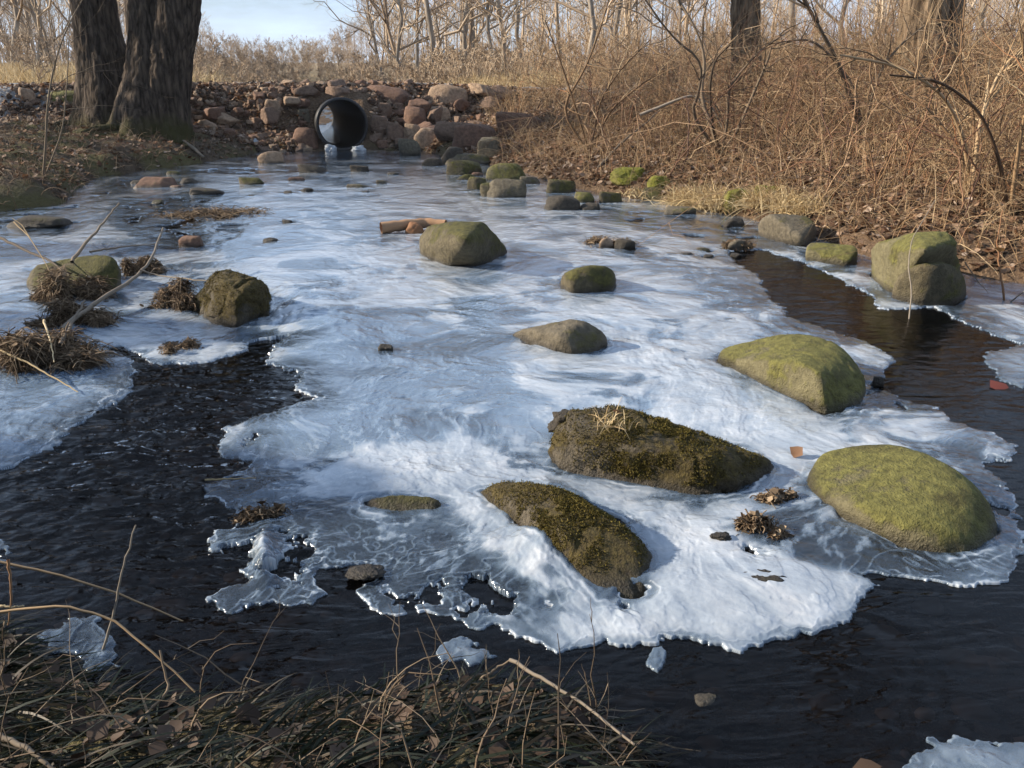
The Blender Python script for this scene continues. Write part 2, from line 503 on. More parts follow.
# ground sheet
def build_terrain():
    ys = np.concatenate([-30 + 27 * np.linspace(0, 1, 20) ** 0.7, np.linspace(-2.9, 1.1, 70), 1.15 * (15.0 / 1.15) ** np.linspace(0, 1, 330)[1:],
                         np.linspace(15.03, 19.5, 110), 19.5 * (700 / 19.5) ** np.linspace(0, 1, 150)[1:]])
    u = np.linspace(-1, 1, 521)
    uu = np.sinh(u * 3.4) / np.sinh(3.4)
    W = 45 + 1.1 * np.maximum(ys, 0)
    lin = 0.78 * np.maximum(ys, 3.0)
    X = (u[None] * lin[:, None] * 1.0) * 1.0 + np.sign(u)[None] * (np.abs(uu)[None]) * (W - lin)[:, None] * np.abs(u)[None] ** 4
    Y = np.repeat(ys[:, None], len(u), 1)
    x, y = X.ravel(), Y.ravel()
    z, d = terrain(x, y)
    n = len(u); m = len(ys)
    idx = np.arange(m * n).reshape(m, n)
    F = np.stack([idx[:-1, :-1], idx[:-1, 1:], idx[1:, 1:], idx[1:, :-1]], -1).reshape(-1, 4)
    fc = np.stack([x, y, z], 1)[F].mean(1)
    rel = fc[:, :2] - PIPE_A
    s = rel @ PD; lat = rel @ np.array([PD[1], -PD[0]])
    inside = (s > -0.3) & (s < PLEN + 0.3) & (np.hypot(lat, fc[:, 2] - PIPE_Z + PIPE_DROP * s / PLEN) < PIPE_R * 1.04)
    F = F[~inside]
    yf = y - y_front(x)
    gr = sstep(-0.35, 0.3, yf + 1.2 * sstep(-7.6, -8.6, x)) * (1 - sstep(3.6, 4.3, yf))
    wr = 1 / (1 + np.exp(-(x + 0.9) / 0.5))
    return mesh('ground', np.stack([x, y, z], 1), F, ground_mat(), None, True, {'gravel': gr, 'bed': 1 - sstep(-0.12, 0.05, d), 'rightbank': np.maximum(wr * sstep(2.6, 3.6, y), sstep(-1.7, -1.3, yf)), 'field': sstep(4, 7, yf)})

def ground_mat():
    m, nt, out = mat('ground soil litter and gravel')
    oc = coords(nt, 'Object')
    n1 = noise_n(nt, 1.3, 6, 0.6, oc); n2 = noise_n(nt, 9, 6, 0.7, oc); n3 = noise_n(nt, 45, 4, 0.7, oc)
    soil = ramp(nt, n2, [(0.3, (.03, .021, .013)), (0.55, (.085, .06, .038)), (0.75, (.16, .12, .08))])
    mossc = mixc(nt, n3, (.035, .032, .013), (.14, .115, .045))
    left = mixc(nt, ramp(nt, n1, [(0.44, (0, 0, 0)), (0.56, (1, 1, 1))]), soil, mossc)
    lit = ramp(nt, n3, [(0.3, (.035, .022, .014)), (0.5, (.11, .07, .042)), (0.72, (.23, .16, .10))])
    c = mixc(nt, attr(nt, 'rightbank'), left, lit)
    fld = ramp(nt, n2, [(0.3, (.14, .10, .05)), (0.7, (.33, .25, .14))])
    c = mixc(nt, attr(nt, 'field'), c, fld)
    v = nd(nt, 'ShaderNodeTexVoronoi', i_Scale=26); nt.links.new(oc, v.inputs[0])
    grc = mixc(nt, v.outputs['Color'], (.12, .115, .11), (.30, .28, .26))
    bwg = nt.nodes.new('ShaderNodeRGBToBW'); nt.links.new(grc, bwg.inputs[0])
    grc = mixc(nt, 0.75, grc, bwg.outputs[0])
    c = mixc(nt, ramp(nt, mathn(nt, 'ADD', attr(nt, 'gravel'), mathn(nt, 'MULTIPLY', mathn(nt, 'SUBTRACT', n2, 0.5), 0.8)), [(0.45, (0, 0, 0)), (0.6, (1, 1, 1))]), c, grc)
    vb = nd(nt, 'ShaderNodeTexVoronoi', i_Scale=17, i_Randomness=1.0); nt.links.new(oc, vb.inputs[0])
    vbw = nt.nodes.new('ShaderNodeRGBToBW'); nt.links.new(vb.outputs['Color'], vbw.inputs[0])
    bed = ramp(nt, vbw.outputs[0], [(0.15, (.025, .017, .011)), (0.5, (.085, .055, .032)), (0.8, (.17, .11, .065)), (1, (.24, .18, .12))])
    bed = mixc(nt, ramp(nt, n2, [(0.35, (0, 0, 0)), (0.7, (1, 1, 1))]), bed, (.05, .03, .016))
    c = mixc(nt, attr(nt, 'bed'), c, bed)
    h = mathn(nt, 'ADD', n3, mathn(nt, 'MULTIPLY', v.outputs['Distance'], 0.5))
    h = mathn(nt, 'ADD', h, mathn(nt, 'MULTIPLY', vb.outputs['Distance'], -0.8))
    finish(nt, out, c, 0.9, bump(nt, h, 0.8, 0.03), 0.2)
    return m
tag(build_terrain(), kind='structure')

# ------------------------------------------------------------------ rocks
def ico(sub):
    import bmesh
    bm = bmesh.new(); bmesh.ops.create_icosphere(bm, subdivisions=sub, radius=1)
    V = np.array([v.co[:] for v in bm.verts]); F = np.array([[v.index for v in f.verts] for f in bm.faces])
    bm.free(); return V, F
ICO = {k: ico(k) for k in (3, 4, 5, 6)}

def hull_planes(pts):
    import bmesh
    bm = bmesh.new()
    for p in pts: bm.verts.new(p)
    g = bmesh.ops.convex_hull(bm, input=bm.verts)
    bm.normal_update()
    out = []
    c = pts.mean(0)
    for f in bm.faces:
        n = np.array(f.normal[:]); p = np.array(f.verts[0].co[:])
        dd = n @ (p - c)
        if dd < 0: n = -n; dd = -dd
        if f.calc_area() > 1e-8 and dd > 1e-5: out.append((n, dd))
    bm.free()
    return c, np.array([o[0] for o in out]), np.array([o[1] for o in out])

def gauge(U, Nn, D, p):
    g = np.maximum(U @ Nn.T, 0) / D[None]
    mx = g.max(1, keepdims=True)
    return 1 / (mx[:, 0] * ((g / mx) ** p).sum(1) ** (1 / p))

def rock_from_planes(name, c, Nn, D, m, sub=5, p=14, rough=0.03, seed=0, lump=0.0, box=None):
    U, F = ICO[sub]
    r = gauge(U, Nn, D, p)
    V = U * r[:, None]
    if box is not None:
        lo, hi = V.min(0), V.max(0)
        V = (V - lo) / (hi - lo) * (box[1] - box[0]) + box[0]
    s = float(np.abs(V).max())
    n = fbm(V / s * 1.7 + seed * 7.7, 5) * rough * 2.2 + fbm(V / s * 7 + seed * 3.1, 5, 2.2, .6) * rough * 0.9 + 0.004 * fbm(V / s * 40 + seed, 2)
    ri = 1 - np.abs(noise3(V / s * 2.3 + seed))
    n = n - rough * 1.2 * np.clip(ri - 0.93, 0, 1) / 0.07 * 0.6
    V = V * (1 + n)[:, None]
    if lump: V = V * (1 + lump * fbm(U * 2.2 + seed, 3))[:, None]
    o = mesh(name, V, F, m)
    o.location = c
    return o

def moss_fuzz(o, n, seed):
    r = np.random.default_rng(seed + 300); me = o.data
    N = len(me.vertices); V = np.zeros(N * 3, np.float32); me.vertices.foreach_get('co', V); V = V.reshape(-1, 3).astype(float)
    nn = np.zeros(N * 3, np.float32); me.vertices.foreach_get('normal', nn); nn = nn.reshape(-1, 3).astype(float)
    ok = np.where((nn[:, 2] > -.1) & (V[:, 2] + o.location[2] > .045) & (fbm(V * 9 + seed, 3) > -.12))[0]
    k = ok[r.integers(0, len(ok), n)]
    p = V[k] + r.normal(0, .003, (n, 3)) - nn[k] * .002
    D = unit(nn[k] + r.normal(0, .55, (n, 3))); L_ = r.uniform(.004, .012, n)
    s_ = np.linspace(0, 1, 3); C = p[:, None] + D[:, None] * L_[:, None, None] * s_[:, None]; C[:, 2, 2] -= L_ * .25
    mb = MB(); ribbons(mb, C, np.repeat(np.array([[.0016, .0012, .0003]]), n, 0), unit(np.cross(D, r.normal(size=D.shape))), r.random(n) ** 1.3)
    mb.build('moss', M['mossfuzz'], o)

FOOT = []          # rock footprints on the ice (world polygon)
def hull_rock(name, base, top, m, label, cat='rock', group=None, sub=5, p=12, rough=0.03, seed=0, sink=0.14, foot=True, fuzz=0):
    b = P(np.array([a[0] for a in base]), np.array([a[1] for a in base]), 0.0)
    c0 = b.mean(0)
    b2 = c0 + (b - c0) * 0.94; b2[:, 2] = -sink
    t = np.array([P(a, bb, z) for a, bb, z in top])
    pts = np.vstack([b, b2, t])
    c, Nn, D = hull_planes(pts)
    if foot: FOOT.append(b[:, :2])
    o = rock_from_planes(name, c, Nn, D, m, sub, p, rough, seed, box=(pts.min(0) - c, pts.max(0) - c))
    if fuzz: moss_fuzz(o, fuzz, seed)
    return tag(o, label, cat, group)

_mh = {}
def rough_rock(name, x0, x1, y0, y1, m, label, z=None, group=None, cat='rock', sub=4, p=16, seed=None, rough=0.035, foot=False, sinkf=0.3, dz=0.0):
    """stone filling the pixel box x0..x1, y0 (top)..y1 (foot), standing where its foot line meets the ground"""
    seed = seed if seed is not None else int(x0 * 7 + y0 * 13)
    r = np.random.default_rng(seed)
    xm = (x0 + x1) / 2
    b = hit(xm, y1) if z is None else P(xm, y1, z)
    depth = b[1] * CP - (b[2] - CAMZ) * SP
    pxm = FPX / depth
    w = (x1 - x0) / pxm; v = (y1 - y0) / pxm
    phi = math.atan2(CAMZ - b[2], b[1])
    dep = min(w * r.uniform(.6, .85), max(0.3 * w, v * 1.6 / max(math.sin(phi), .12)))
    h = max((v - 0.45 * dep * math.sin(phi)) / math.cos(phi), 0.22 * w * 0.5)
    ext = np.array([w / 2, dep / 2, h * (1 + sinkf) / 2])
    k = r.integers(9, 14)
    Nn = unit(r.normal(size=(k, 3)))
    Nn = np.vstack([Nn, [[0.1, 0.1, 1], [0.15, -.1, -1], [1, .1, .15], [-1, .2, .1], [.1, -1, .25], [0, 1, .2]]]); Nn = unit(Nn)
    D = r.uniform(0.86, 1.12, len(Nn))
    c = np.array([b[0], b[1] + dep * 0.45, b[2] + h / 2 - h * sinkf / 2 + dz])
    U, F = ICO[sub]
    V = U * gauge(U, Nn, D, p)[:, None]
    lo, hi = V.min(0), V.max(0)
    V = (V - (lo + hi) / 2) / ((hi - lo) / 2)
    yaw = r.uniform(-.5, .5)
    n = fbm(V * 1.5 + seed % 97, 4) * rough * 2 + fbm(V * 6 + seed % 31, 3) * rough
    V = V * (1 + n)[:, None] * ext
    if foot:
        a = np.arange(0, 6.28, .5)
        FOOT.append(np.stack([c[0] + ext[0] * .95 * np.cos(a), c[1] + ext[1] * .95 * np.sin(a)], 1))
    o = mesh(name, V, F, m); o.location = c
    return tag(o, label, cat, group)

# the large stones in the ice
hull_rock('boulder', [(806, 490), (835, 514), (895, 546), (955, 560), (998, 548), (1001, 522), (975, 492), (925, 472), (870, 466), (818, 468)],
          [(819, 450, .07), (850, 444, .10), (900, 445, .14), (940, 460, .15), (972, 486, .12), (995, 520, .05), (812, 478, .05), (830, 492, .06), (890, 518, .09), (945, 525, .09)],
          M['green'], 'large smooth yellow-green boulder at the right edge of the ice', 'boulder', sub=6, p=9, rough=.02, seed=1)
hull_rock('boulder', [(718, 362), (745, 378), (790, 402), (825, 415), (855, 410), (866, 392), (850, 372), (790, 352), (730, 352)],
          [(722, 350, .05), (742, 342, .10), (780, 333, .17), (810, 334, .19), (840, 346, .18), (862, 372, .11), (800, 362, .19), (818, 372, .18), (728, 358, .06)],
          M['green'], 'yellow-green boulder with a dark mossy right face, upstream of the large smooth one', 'boulder', sub=6, p=36, rough=.03, seed=2)
hull_rock('boulder', [(549, 468), (580, 482), (640, 490), (700, 501), (750, 492), (767, 468), (740, 450), (650, 440), (570, 440)],
          [(552, 432, .12), (572, 413, .19), (620, 408, .20), (680, 428, .17), (730, 448, .12), (764, 460, .06), (560, 450, .10), (700, 458, .14)],
          M['moss_brown'], 'broad brown mossy boulder with dry grass on top in the middle of the ice', 'boulder', sub=6, p=34, rough=.075, seed=3, fuzz=26000)
hull_rock('boulder', [(482, 498), (500, 520), (555, 562), (600, 604), (636, 602), (655, 565), (620, 522), (560, 490)],
          [(488, 488, .07), (515, 481, .11), (560, 488, .14), (600, 512, .13), (636, 543, .085), (648, 560, .035), (520, 500, .10), (560, 525, .12), (606, 560, .06)],
          M['moss_brown'], 'long dark mossy boulder slanting down to the front edge of the white ice', 'boulder', sub=6, p=30, rough=.06, seed=4, fuzz=18000)
hull_rock('rock', [(366, 514), (385, 520), (438, 520), (443, 508), (368, 503)],
          [(368, 500, .03), (378, 497, .055), (432, 497, .055), (440, 503, .03)],
          M['greenmoss'], 'small low mossy stone frozen in white ice left of the long slanting boulder', sub=5, p=14, rough=.06, seed=5)
hull_rock('rock', [(512, 338), (548, 351), (590, 358), (609, 350), (606, 340), (540, 330)],
          [(520, 330, .07), (548, 323, .13), (570, 319, .16), (588, 321, .16), (606, 338, .07), (560, 336, .12)],
          M['grey'], 'flat pointed grey-brown stone alone in mid ice', sub=5, p=18, rough=.04, seed=6)
hull_rock('rock', [(560, 286), (574, 293), (606, 293), (615, 284), (605, 277), (570, 277)],
          [(561, 276, .10), (578, 267, .18), (604, 265, .19), (613, 271, .13), (612, 282, .08), (570, 282, .10)],
          M['greenmoss'], 'small rounded olive stone standing alone between two larger mid-ice stones', sub=5, p=12, rough=.025, seed=7)
hull_rock('boulder', [(420, 255), (436, 261), (478, 263), (507, 255), (498, 245), (430, 245)],
          [(420, 236, .15), (430, 225, .26), (455, 221, .33), (482, 221, .34), (498, 236, .20), (505, 247, .08), (466, 238, .30), (425, 246, .12)],
          M['greenmoss'], 'squarish boulder with green left face and dark right face beside a broken log', 'boulder', sub=5, p=45, rough=.04, seed=8)
hull_rock('boulder', [(195, 306), (205, 322), (235, 328), (266, 319), (269, 300), (230, 291)],
          [(197, 292, .12), (206, 281, .2), (216, 272, .28), (236, 271, .28), (258, 281, .24), (268, 288, .17), (240, 296, .2)],
          M['moss_brown'], 'brown mossy stone with a matted grass tuft on its left side', 'boulder', sub=6, p=14, rough=.10, seed=9, fuzz=14000)
hull_rock('boulder', [(28, 290), (50, 300), (106, 296), (120, 284), (95, 272), (40, 276)],
          [(30, 276, .10), (46, 262, .18), (90, 254, .24), (112, 256, .24), (120, 268, .16)],
          M['greenmoss'], 'green stone under the tangle of branches at the left edge', 'boulder', sub=5, p=14, rough=.04, seed=10)
hull_rock('boulder', [(873, 276), (884, 291), (900, 288), (945, 280), (960, 274), (900, 262)],
          [(871, 250, .22), (878, 242, .30), (912, 233, .42), (944, 231, .44), (955, 244, .37), (880, 266, .14), (925, 250, .38), (900, 250, .33)],
          M['green'], 'tall green boulder against the right leafy bank', 'boulder', sub=6, p=40, rough=.035, seed=11)
hull_rock('rock', [(893, 297), (920, 306), (952, 306), (966, 296), (910, 283)],
          [(896, 284, .12), (910, 268, .24), (935, 263, .29), (957, 267, .25), (965, 282, .14)],
          M['greenmoss'], 'olive stone leaning on the foot of the tall green bank boulder', sub=5, p=12, rough=.03, seed=12)
hull_rock('rock', [(806, 262), (845, 266), (856, 262), (850, 254), (812, 252)],
          [(806, 249, .10), (812, 242, .14), (852, 245, .14), (857, 250, .12), (848, 261, .05)],
          M['green'], 'low green slab at the water edge left of the tall green boulder', sub=5, p=20, rough=.02, seed=13)
hull_rock('rock', [(758, 236), (790, 243), (808, 244), (816, 238), (800, 228), (765, 226)],
          [(759, 222, .14), (768, 214, .24), (805, 214, .24), (815, 222, .19), (800, 238, .10)],
          M['grey'], 'grey angular block at the foot of the straw-coloured grass', sub=5, p=22, rough=.025, seed=14)

# smaller stones in and beside the ice: x0 x1 ytop yfoot material label
small = [
 (724, 746, 218, 229, 'dark', 'small dark pointed stone in the ice left of the grey angular block'),
 (872, 884, 376, 387, 'dark', 'tiny black wet stone beside the right face of the yellow-green boulder'),
 (378, 394, 344, 355, 'dark', 'tiny dark stone poking from the middle of the ripply ice'),
 (178, 201, 236, 250, 'darkred', 'small brown pointed stone in the shallow gravel patch'),
 (257, 284, 151, 165, 'tan', 'pale tan stone at the left end of the ice below the culvert'),
 (297, 326, 164, 175, 'dark', 'dark oblong stone in the far ice in front of the culvert'),
 (350, 369, 165, 174, 'dark', 'dark flat stone in the far ice right in front of the pipe mouth'),
 (288, 304, 177, 183, 'darkred', 'small flat reddish stone in the far ice'),
 (237, 264, 177, 187, 'greenmoss', 'low olive stone in the far ice left of centre'),
 (132, 171, 177, 190, 'darkred', 'wide flat brown stone near the left bank point'),
 (186, 221, 188, 197, 'dark', 'long black stone in the ice above the gravel patch'),
 (177, 196, 178, 186, 'dark', 'little black stone between two flat stones near the left bank'),
 (345, 368, 184, 190, 'grey', 'low grey stone in the far ice below the pipe'),
 (376, 387, 180, 186, 'grey', 'pebble sized grey stone frozen in near the flat dark one'),
 (299, 313, 188, 194, 'dark', 'small black stone below the flat reddish one'),
 (281, 292, 191, 196, 'dark', 'tiny black stone left of the small black one'),
 (398, 421, 139, 156, 'grey', 'grey brown boulder at the right foot of the culvert bank'),
 (438, 464, 147, 166, 'dark', 'black leaning stone behind the row of green stones'),
 (420, 443, 158, 168, 'dark', 'dark low stone at the ice edge left of the stepped slab'),
 (443, 493, 153, 166, 'grey', 'flat grey slab lying across an olive block on the far right shore'),
 (446, 482, 160, 177, 'greenmoss', 'olive block under the flat grey slab'),
 (456, 477, 174, 182, 'greenmoss', 'low mossy stone in front of the olive block'),
 (486, 529, 163, 182, 'green', 'wide moss green stone in the far shore row'),
 (467, 487, 177, 192, 'greenmoss', 'upright olive stone left of the squared block'),
 (480, 503, 183, 199, 'greenmoss', 'green wedge leaning in front of the squared block'),
 (487, 527, 179, 200, 'grey', 'squared block with a black right face in the far shore row'),
 (519, 541, 176, 186, 'grey', 'small grey stone between the green stone and the square green block'),
 (545, 576, 179, 195, 'greenmoss', 'square green block with dark end at the right shore'),
 (544, 581, 196, 213, 'dark', 'dark pointed stone at the tip of the shore row'),
 (573, 595, 192, 205, 'green', 'yellowish stone behind the dark pointed one'),
 (581, 602, 203, 213, 'dark', 'small black stone right of the dark pointed one'),
 (599, 623, 191, 205, 'greenmoss', 'round dark mossy stone at the foot of the leafy bank'),
 (641, 676, 187, 201, 'greenmoss', 'long mossy stone set in the leafy bank edge'),
 (598, 614, 238, 250, 'tan', 'small pale stone with sticks in the ice'),
 (615, 636, 239, 251, 'dark', 'dark stone right of the small pale one with sticks'),
 (664, 698, 207, 217, 'grey', 'low grey stone at the edge of the straw grass'),
 (477, 501, 138, 159, 'grey', 'grey square block on the bank above the far shore row'),
 (18, 34, 88, 104, 'tan', 'pale tan stone on the left bank before the road'),
 (44, 82, 91, 103, 'green', 'greenish flat stone beside the double tree'),
 (728, 748, 240, 251, 'grey', 'small stone buried in leaf debris in the ice'),
 (0, 60, 216, 230, 'dark', 'long black wet ledge at the left edge of the stream'),
 (425, 468, 85, 107, 'tan', 'large tan boulder with a shaded right face on the road edge'),
 (402, 427, 107, 131, 'darkred', 'tilted brown slab on the bank right of the pipe'),
 (404, 421, 124, 141, 'tan', 'tan stone under the tilted slab'),
 (414, 437, 128, 149, 'tan', 'pale reddish boulder at the shoreline right of the pipe'),
 (426, 451, 107, 122, 'tan', 'tan stone just below the road edge boulder'),
 (434, 478, 121, 141, 'red', 'long slanting reddish slab below the road edge'),
 (370, 390, 116, 135, 'red', 'round reddish stone right beside the pipe'),
 (376, 392, 103, 116, 'red', 'small upright reddish stone above the round one by the pipe'),
 (386, 404, 122, 142, 'red', 'reddish block between the round stone and the tilted slab'),
 (450, 500, 124, 146, 'darkred', 'dark ledge of stone in shade on the right bank'),
 (496, 545, 112, 134, 'darkred', 'dark slab under the brush at the end of the bank'),
 (360, 412, 86, 104, 'darkred', 'long dark stone lying over the right of the pipe'),
 (322, 352, 87, 98, 'red', 'long reddish stone lying over the top of the pipe'),
 (292, 318, 128, 148, 'darkred', 'dark red leaning stone left of the pipe mouth'),
 (296, 310, 110, 122, 'grey', 'round grey stone in the shade left of the pipe'),
 (262, 282, 100, 116, 'tan', 'pale squared stone in the left riprap face'),
]
for i, (a, b, c, d, k, lab) in enumerate(small):
    onice = c > 150 and d > 150
    rough_rock('stone' if (b - a) < 26 else 'rock', a, b, c, d, M[k], lab, z=(0.0 if (d > 150 and a < 700 and c > 146 and not (641 <= a <= 676)) else None),
               sub=4, p=random.choice([12, 18, 26]), foot=onice, cat='stone' if (b - a) < 26 else 'rock', sinkf=0.45)

rs_ = np.random.default_rng(404)
for k in range(26):
    px = rs_.uniform(110, 560) if k < 20 else rs_.uniform(600, 740); py = rs_.uniform(160, 245) if k < 20 else rs_.uniform(215, 262)
    if px < 330 and py < 168: py += 15
    w_ = rs_.uniform(5, 15) * (.6 + py / 400)
    rough_rock('stone', px, px + w_, py - w_ * .38, py, M[('dark', 'dark', 'darkred', 'greenmoss')[k % 4]], 'one of the small dark stones frozen into the far ice', z=0.0, group='small stones in the far ice', cat='stone', sub=3, p=18, foot=True, sinkf=.35)

# riprap of the road bank: look-alikes, each one its own stone
def riprap(n, xr, seed, label, group, kinds, smin=.12, smax=.44, avoid=None):
    r = np.random.default_rng(seed); k = 0; tries = 0; placed = []
    while k < n and tries < n * 40:
        tries += 1
        x = r.uniform(*xr); yf = r.uniform(-1.65, 0.15)
        y = y_front(x) + yf
        s = (smin + (smax - smin) * r.random() ** 1.8) * (0.65 if yf > -0.3 else 1)
        rel = np.array([x, y]) - PIPE_A
        if abs(rel @ np.array([PD[1], -PD[0]])) < 0.5 + s * .45 and rel @ PD < 1.0: continue
        if any((x - a) ** 2 + (y - b) ** 2 < (0.36 * (s + c)) ** 2 for a, b, c in placed): continue
        if stream_sdf(np.array([x]), np.array([y]))[0] < -0.15: continue
        placed.append((x, y, s))
        z = max(tz(x, y), 0)
        kk = r.integers(8, 13)
        Nn = unit(np.vstack([r.normal(size=(kk, 3)), [[0, 0, 1], [0, 0, -1], [1, 0, 0], [-1, 0, 0], [0, 1, 0], [0, -1, 0]]]))
        D = r.uniform(.7, 1.15, len(Nn))
        U, F = ICO[4]
        V = U * gauge(U, Nn, D, 45)[:, None] * np.array([s * .62, s * .5, s * r.uniform(.28, .5)])
        V = V * (1 + 0.08 * fbm(U * 2.5 + tries, 3))[:, None]
        a, b = r.uniform(-.6, .6), r.uniform(0, 3.1)
        ca, sa, cb, sb = math.cos(a), math.sin(a), math.cos(b), math.sin(b)
        V = V @ np.array([[1, 0, 0], [0, ca, -sa], [0, sa, ca]]).T @ np.array([[cb, -sb, 0], [sb, cb, 0], [0, 0, 1]]).T
        kd = kinds[r.integers(len(kinds))]
        o = mesh('riprap_stone', V, F, M[kd], smooth=True)
        o.location = (x, y, z + s * .02)
        tag(o, label.replace('@', ('small' if s < .18 else 'mid-sized' if s < .28 else 'large') + {'red': ' reddish brown', 'tan': ' tan', 'darkred': ' dark brown'}[kd]), 'stone', group)
        k += 1
riprap(190, (-7.8, -3.2), 11, 'one of the @ riprap stones piled left of the pipe', 'riprap stones left of the pipe', ['red', 'darkred', 'darkred', 'red', 'tan'])
riprap(95, (-3.0, -0.2), 12, 'one of the @ riprap stones piled right of the pipe', 'riprap stones right of the pipe', ['red', 'darkred', 'darkred', 'red', 'tan'])

# ------------------------------------------------------------------ the culvert pipe
def plastic():
    m, nt, out = mat('black corrugated plastic')
    n = noise_n(nt, 14, 5, 0.6, coords(nt))
    finish(nt, out, mixc(nt, n, (.008, .008, .009), (.028, .026, .024)), 0.45, bump(nt, n, .3, .01), 0.4)
    return m
M['plastic'] = plastic()
def build_pipe():
    root = empty('culvert_pipe', (PIPE_A[0], PIPE_A[1], 0))
    tag(root, 'black corrugated culvert pipe opening under the gravel road', 'pipe')
    S = 64
    th = np.arange(S) * 2 * math.pi / S
    ax = np.array([PD[0], PD[1], -PIPE_DROP / PLEN]); lt = np.array([PD[1], -PD[0], 0]); up = np.array([0, 0, 1])
    def lathe(prof, name, par):
        prof = np.array(prof)
        V = prof[:, 0, None, None] * ax + prof[:, 1, None, None] * (np.cos(th)[None, :, None] * lt + np.sin(th)[None, :, None] * up) + up * PIPE_Z
        K = len(prof); idx = np.arange(K * S).reshape(K, S); nx = np.roll(idx, -1, 1)
        F = np.stack([idx[:-1], nx[:-1], nx[1:], idx[1:]], -1).reshape(-1, 4)
        return mesh(name, V.reshape(-1, 3), F, M['plastic'], par)
    n = int(PLEN / 0.03)
    inner = [(0.02 + k * 0.03, PIPE_R * 0.93 - 0.006 * math.sin(k * 1.25)) for k in range(n)]
    outer = [(0.05 + k * 0.03, PIPE_R * 1.0 + 0.018 * math.sin(k * 1.25)) for k in range(n)]
    lathe(inner[::-1] + [(0.0, PIPE_R * .95)] + [(0.0, PIPE_R)] + outer, 'pipe_wall', root)
    lathe([(0.03, PIPE_R * .94), (-.05, PIPE_R * .95), (-.065, PIPE_R * .975), (-.065, PIPE_R * 1.03), (-.05, PIPE_R * 1.07), (.02, PIPE_R * 1.07), (.035, PIPE_R * 1.03)], 'rim', root)
build_pipe()

# ------------------------------------------------------------------ ice and water
W = {}
W['left'] = pp([(-200, 505), (-60, 480), (0, 470), (40, 455), (65, 445), (78, 425), (100, 412), (128, 392), (136, 372), (125, 358), (98, 346), (120, 347), (150, 362), (180, 365), (215, 362), (243, 352), (250, 342), (285, 338),
                (280, 346), (262, 362), (290, 372), (296, 388), (312, 400), (270, 412), (228, 428), (214, 446), (222, 458), (250, 462), (238, 474), (200, 486), (200, 497), (228, 505), (250, 518), (214, 534), (210, 545), (232, 556), (226, 568), (240, 578), (205, 597), (210, 610), (228, 613),
                (260, 604), (310, 606), (332, 593), (312, 578), (330, 567), (366, 562), (372, 585), (352, 592), (380, 612), (420, 615), (450, 622), (488, 628), (520, 640), (560, 655), (585, 648), (620, 642), (650, 646), (676, 640), (700, 646), (742, 653), (775, 640), (812, 634), (853, 617), (860, 600), (873, 588), (862, 575),
                (880, 572), (912, 582), (958, 590), (1000, 582), (1019, 565), (1022, 530), (1014, 492), (1000, 476), (984, 466), (1015, 462), (1014, 446), (985, 430), (950, 420), (930, 405), (900, 398), (876, 388), (880, 372), (900, 360), (870, 344), (830, 330), (800, 322), (770, 300), (760, 278), (735, 262),
                (730, 252), (760, 250), (800, 262), (842, 280), (870, 296), (880, 310), (935, 308), (955, 318), (985, 332), (1024, 346), (1200, 370)]) 
W['left'] = np.vstack([W['left'], [[8, 3], [8, -3], [0.5, -3], [0, 1.0], [-14, 0.5], [-14, 3.2]]])
W['murky'] = pp([(606, 216), (640, 211), (690, 217), (740, 228), (770, 240), (740, 247), (690, 240), (640, 230)])
W['gravel'] = pp([(118, 206), (150, 197), (215, 198), (240, 208), (258, 226), (240, 240), (200, 252), (165, 250), (140, 238), (112, 222)])
W['leftpool'] = pp([(-60, 205), (60, 206), (120, 180), (160, 176), (120, 192), (90, 205), (95, 222), (60, 236), (-60, 240)])
W['l2'] = pp([(-40, 236), (20, 241), (60, 246), (20, 252), (-40, 250)])
W['l3'] = pp([(180, 172), (240, 168), (300, 172), (240, 176)])
W['c1'] = pp([(330, 398), (370, 392), (430, 398), (380, 408), (335, 412)])
W['mid_right'] = pp([(600, 560), (640, 565), (650, 600), (610, 606), (590, 590)])
FR = [pp([(36, 640), (60, 622), (95, 618), (125, 648), (118, 668), (88, 672), (70, 655), (45, 652)]),
      pp([(905, 768), (925, 742), (960, 735), (1000, 745), (1060, 742), (1100, 850), (950, 850), (900, 800)]),
      pp([(432, 655), (455, 640), (480, 642), (500, 655), (482, 664), (455, 660), (440, 668)]),
      pp([(645, 650), (660, 650), (668, 668), (655, 676), (644, 664)]),
      pp([(985, 352), (1030, 345), (1050, 375), (1024, 390), (1000, 378)]),
      pp([(-40, 540), (0, 545), (4, 565), (-40, 570)])]
